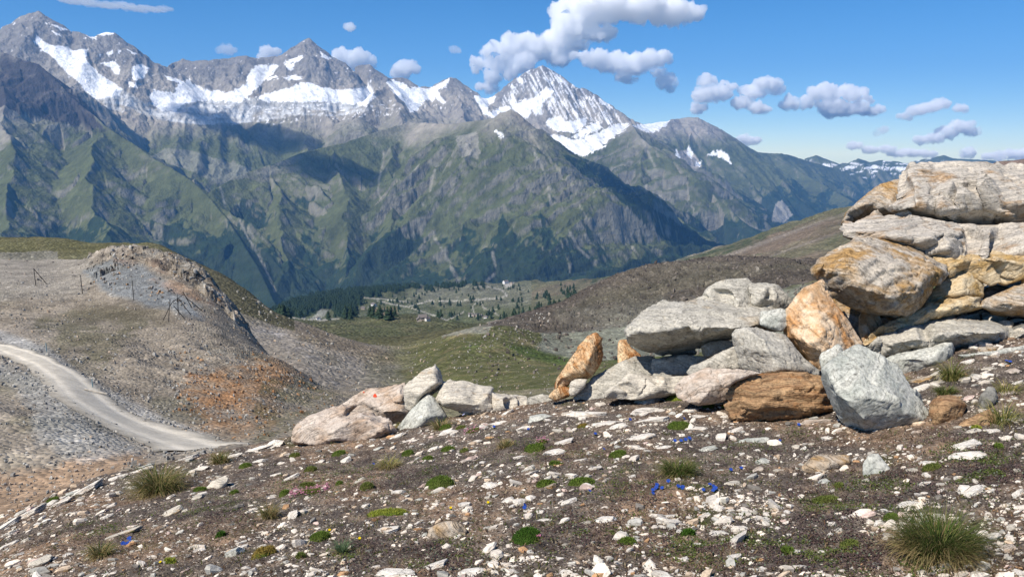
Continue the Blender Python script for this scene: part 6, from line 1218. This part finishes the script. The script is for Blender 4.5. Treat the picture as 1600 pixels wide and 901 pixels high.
# conifers: thing > trunk, crown
def tree_meshes(seed, light):
    R = np.random.RandomState(seed); V, Q = [], []; n = 9; tiers = 9
    Vs = []; T = []
    for k in range(tiers):
        z0 = .12 + .84 * k / tiers; r0 = .24 * (1 - k / tiers) ** .85 + .02; z1 = z0 + .20; b = len(Vs)
        for i in range(n):
            a = i * 2 * math.pi / n + R.uniform(-.3, .3); rr = r0 * R.uniform(.55, 1.2); Vs.append((rr * math.cos(a), rr * math.sin(a), z0 + R.uniform(-.03, .03)))
        Vs.append((R.uniform(-.01, .01), R.uniform(-.01, .01), min(1., z1)))
        for i in range(n):
            if R.uniform() < .85: T.append((b + i, b + (i + 1) % n, b + n))
    o = mesh_np("crown", Vs, T, light, smooth=False, link=False); me = o.data; bpy.data.objects.remove(o)
    Vt = [(.018 * math.cos(i), .018 * math.sin(i), -.05) for i in (0, 1.57, 3.14, 4.71)] + [(.006 * math.cos(i), .006 * math.sin(i), .6) for i in (0, 1.57, 3.14, 4.71)]
    o = mesh_np("trunk", Vt, [(i, (i + 1) % 4, 4 + (i + 1) % 4, 4 + i) for i in range(4)], M_trunk, link=False); mt = o.data; bpy.data.objects.remove(o); return me, mt
M_trunk = plain("bark", (.09, .07, .05)); M_con = plain("conifer_green", (.022, .042, .020)); TM = [tree_meshes(s, M_con) for s in range(4)]
def far_hit(px, py, y0=900, y1=3600):
    return SFAR.hit(px, py)
def forest():
    R = np.random.RandomState(77); px = R.uniform(405, 900, 60000); py = R.uniform(438, 505, 60000)
    polys = [[(418,490),(435,482),(470,462),(500,455),(560,449),(640,446),(600,458),(560,470),(520,478),(470,495),(440,500)], [(520,484),(535,472),(562,466),(556,490),(530,496)], [(470,458),(620,448),(760,440),(760,446),(620,456),(520,466)]]
    w = fbm(px / 12, py / 6, 4, 821); m = np.zeros(len(px), bool)
    w2 = fbm(px / 16 + 5, py / 6, 3, 827)
    for p in polys[:2]: m |= in_poly(px + 12 * w, py + 6 * w, p) & (w2 > -.22)
    m |= in_poly(px + 12 * w, py + 5 * w, polys[2]) & (w2 > .08)
    px, py = px[m][:7000], py[m][:7000]; x, y, z, ok = far_hit(px, py, 1500, 3600); x, y, z = x[ok], y[ok], z[ok]; n = len(x); Vs, Qs = [], []; base = 0
    for k in range(4):
        me = TM[k][0]; v = np.empty(len(me.vertices) * 3, np.float32); me.vertices.foreach_get("co", v); v = v.reshape(-1, 3); t = np.array([p.vertices[:] for p in me.polygons]); I = np.arange(k, n, 4); H = R.uniform(12, 24, len(I))
        V = v[None] * H[:, None, None] * np.array([1.25, 1.25, 1]) + np.stack([x[I], y[I], z[I] - .5], -1)[:, None]; Vs.append(V.reshape(-1, 3)); Qs.append((t[None] + (np.arange(len(I)) * len(v))[:, None, None]).reshape(-1, 3) + base); base += V.shape[0] * V.shape[1]
    tag(mesh_np("far_forest", np.concatenate(Vs), np.concatenate(Qs), M_con, smooth=False), kind='stuff')
    # single trees one can tell apart
    px = R.uniform(470, 900, 900); py = R.uniform(446, 500, 900); w = fbm(px / 30, py / 12, 3, 822); k = (w > .05) & ~in_poly(px, py, polys[0]); px, py = px[k][:240], py[k][:240]; x, y, z, ok = far_hit(px, py, 1500, 3600)
    for i in np.nonzero(ok)[0]:
        h = R.uniform(9, 19); r = bpy.data.objects.new("conifer", None); COL.objects.link(r); r.location = (x[i], y[i], z[i] - .4); r.scale = (h * 1.25, h * 1.25, h); r.rotation_euler = (0, 0, R.uniform(0, 6)); c, t = TM[i % 4]
        for m_, nm in ((c, "crown"), (t, "trunk")): q = bpy.data.objects.new(nm, m_); COL.objects.link(q); q.parent = r
        tag(r, "small dark conifer dotting the far green pasture beyond the forest edge", "tree", "lone conifers on the far pasture")
forest()
M_wall = plain("hut_wall", (.42, .36, .30)); M_roof = plain("hut_roof", (.16, .14, .13)); M_ww = plain("hut_plaster", (.75, .73, .70))
def hut(px, py, w, d, h, label, mat=M_wall, rz=0.):
    x, y, z, ok = far_hit(np.array([float(px)]), np.array([float(py)]), 900, 3600); root = bpy.data.objects.new("hut", None); COL.objects.link(root); root.location = (x[0], y[0], z[0] - .5); root.rotation_euler = (0, 0, rz)
    V = [(-w/2,-d/2,-2),(w/2,-d/2,-2),(w/2,d/2,-2),(-w/2,d/2,-2),(-w/2,-d/2,h),(w/2,-d/2,h),(w/2,d/2,h),(-w/2,d/2,h),(-w/2,0,h+d*.35),(w/2,0,h+d*.35)]
    bm = bmesh.new(); vs = [bm.verts.new(v) for v in V]
    for f in ((0,1,5,4),(2,3,7,6),(1,2,6,9,5),(3,0,4,8,7)): bm.faces.new([vs[i] for i in f])
    me = bpy.data.meshes.new("wall"); bm.to_mesh(me); bm.free(); me.materials.append(mat); o = bpy.data.objects.new("wall", me); COL.objects.link(o); o.parent = root
    W, D = w/2 + .6, d/2 + .7; zr = h + d*.35 + .35; ze = h - .15
    V = [(-W,-D,ze),(W,-D,ze),(W,0,zr),(-W,0,zr),(W,D,ze),(-W,D,ze),(-W,-D,ze-.3),(W,-D,ze-.3),(W,0,zr-.3),(-W,0,zr-.3),(W,D,ze-.3),(-W,D,ze-.3)]
    o = mesh_np("roof", V, [(0,1,2,3),(3,2,4,5),(7,6,9,8),(8,9,11,10),(0,6,7,1),(5,4,10,11),(0,3,9,6),(3,5,11,9),(1,7,8,2),(2,8,10,4)], M_roof, smooth=False, parent=root); return tag(root, label, "hut", "far mountain huts")
for i, (px, py, w, d, h, lb, m) in enumerate([(735,493,11,9,5,"westernmost pale hut of the right-hand hamlet",M_ww),(741,494,9,8,4,"second hut of the right-hand hamlet",M_wall),(746,493,9,8,5,"brown-walled hut in the middle of the right-hand hamlet",M_wall),(752,495,10,8,5,"larger hut right of the hamlet's middle",M_wall),(759,497,8,7,4,"last hut on the right of the hamlet",M_ww),(660,500,10,8,5,"hut at the left end of the lower hamlet",M_wall),(666,501,8,7,4,"hut right of the lower hamlet's end",M_ww),(655,502,7,6,4,"smallest hut below the lower hamlet",M_wall),(584,478,16,11,8,"white building on the pasture beside the forest",M_ww),(567,483,12,9,6,"hut below the white building by the forest",M_wall),(790,443,22,14,9,"large pale building on the far plateau's shoulder",M_ww),(799,444,14,11,7,"smaller building beside the large pale one",M_wall),(497,499,10,8,5,"lone hut where the far track ends",M_ww)]): hut(px, py, w, d, h, lb, m, rz=i * .7)
lap('mid things')
# ------------------------------------------------------------------ haze: real air round the whole scene
def make_haze():
    t = NT("haze_air"); t.m.node_tree.links.clear()
    v = t.n("ShaderNodeVolumePrincipled", {'Color': (0.18, 0.48, 1.0, 1), 'Density': 2.9e-5, 'Anisotropy': 0.1})
    t.t.links.new(v.outputs[0], t.out.inputs['Volume'])
    x0, x1, y0, y1, z0, z1 = -30000, 30000, -3000, 20800, -1500, 2300
    V = [(x, y, z) for z in (z0, z1) for y in (y0, y1) for x in (x0, x1)]
    Q = [(0, 2, 3, 1), (4, 5, 7, 6), (0, 1, 5, 4), (2, 6, 7, 3), (0, 4, 6, 2), (1, 3, 7, 5)]
    o = mesh_np("haze", V, Q, t.m, smooth=False); tag(o, kind='stuff')
make_haze()
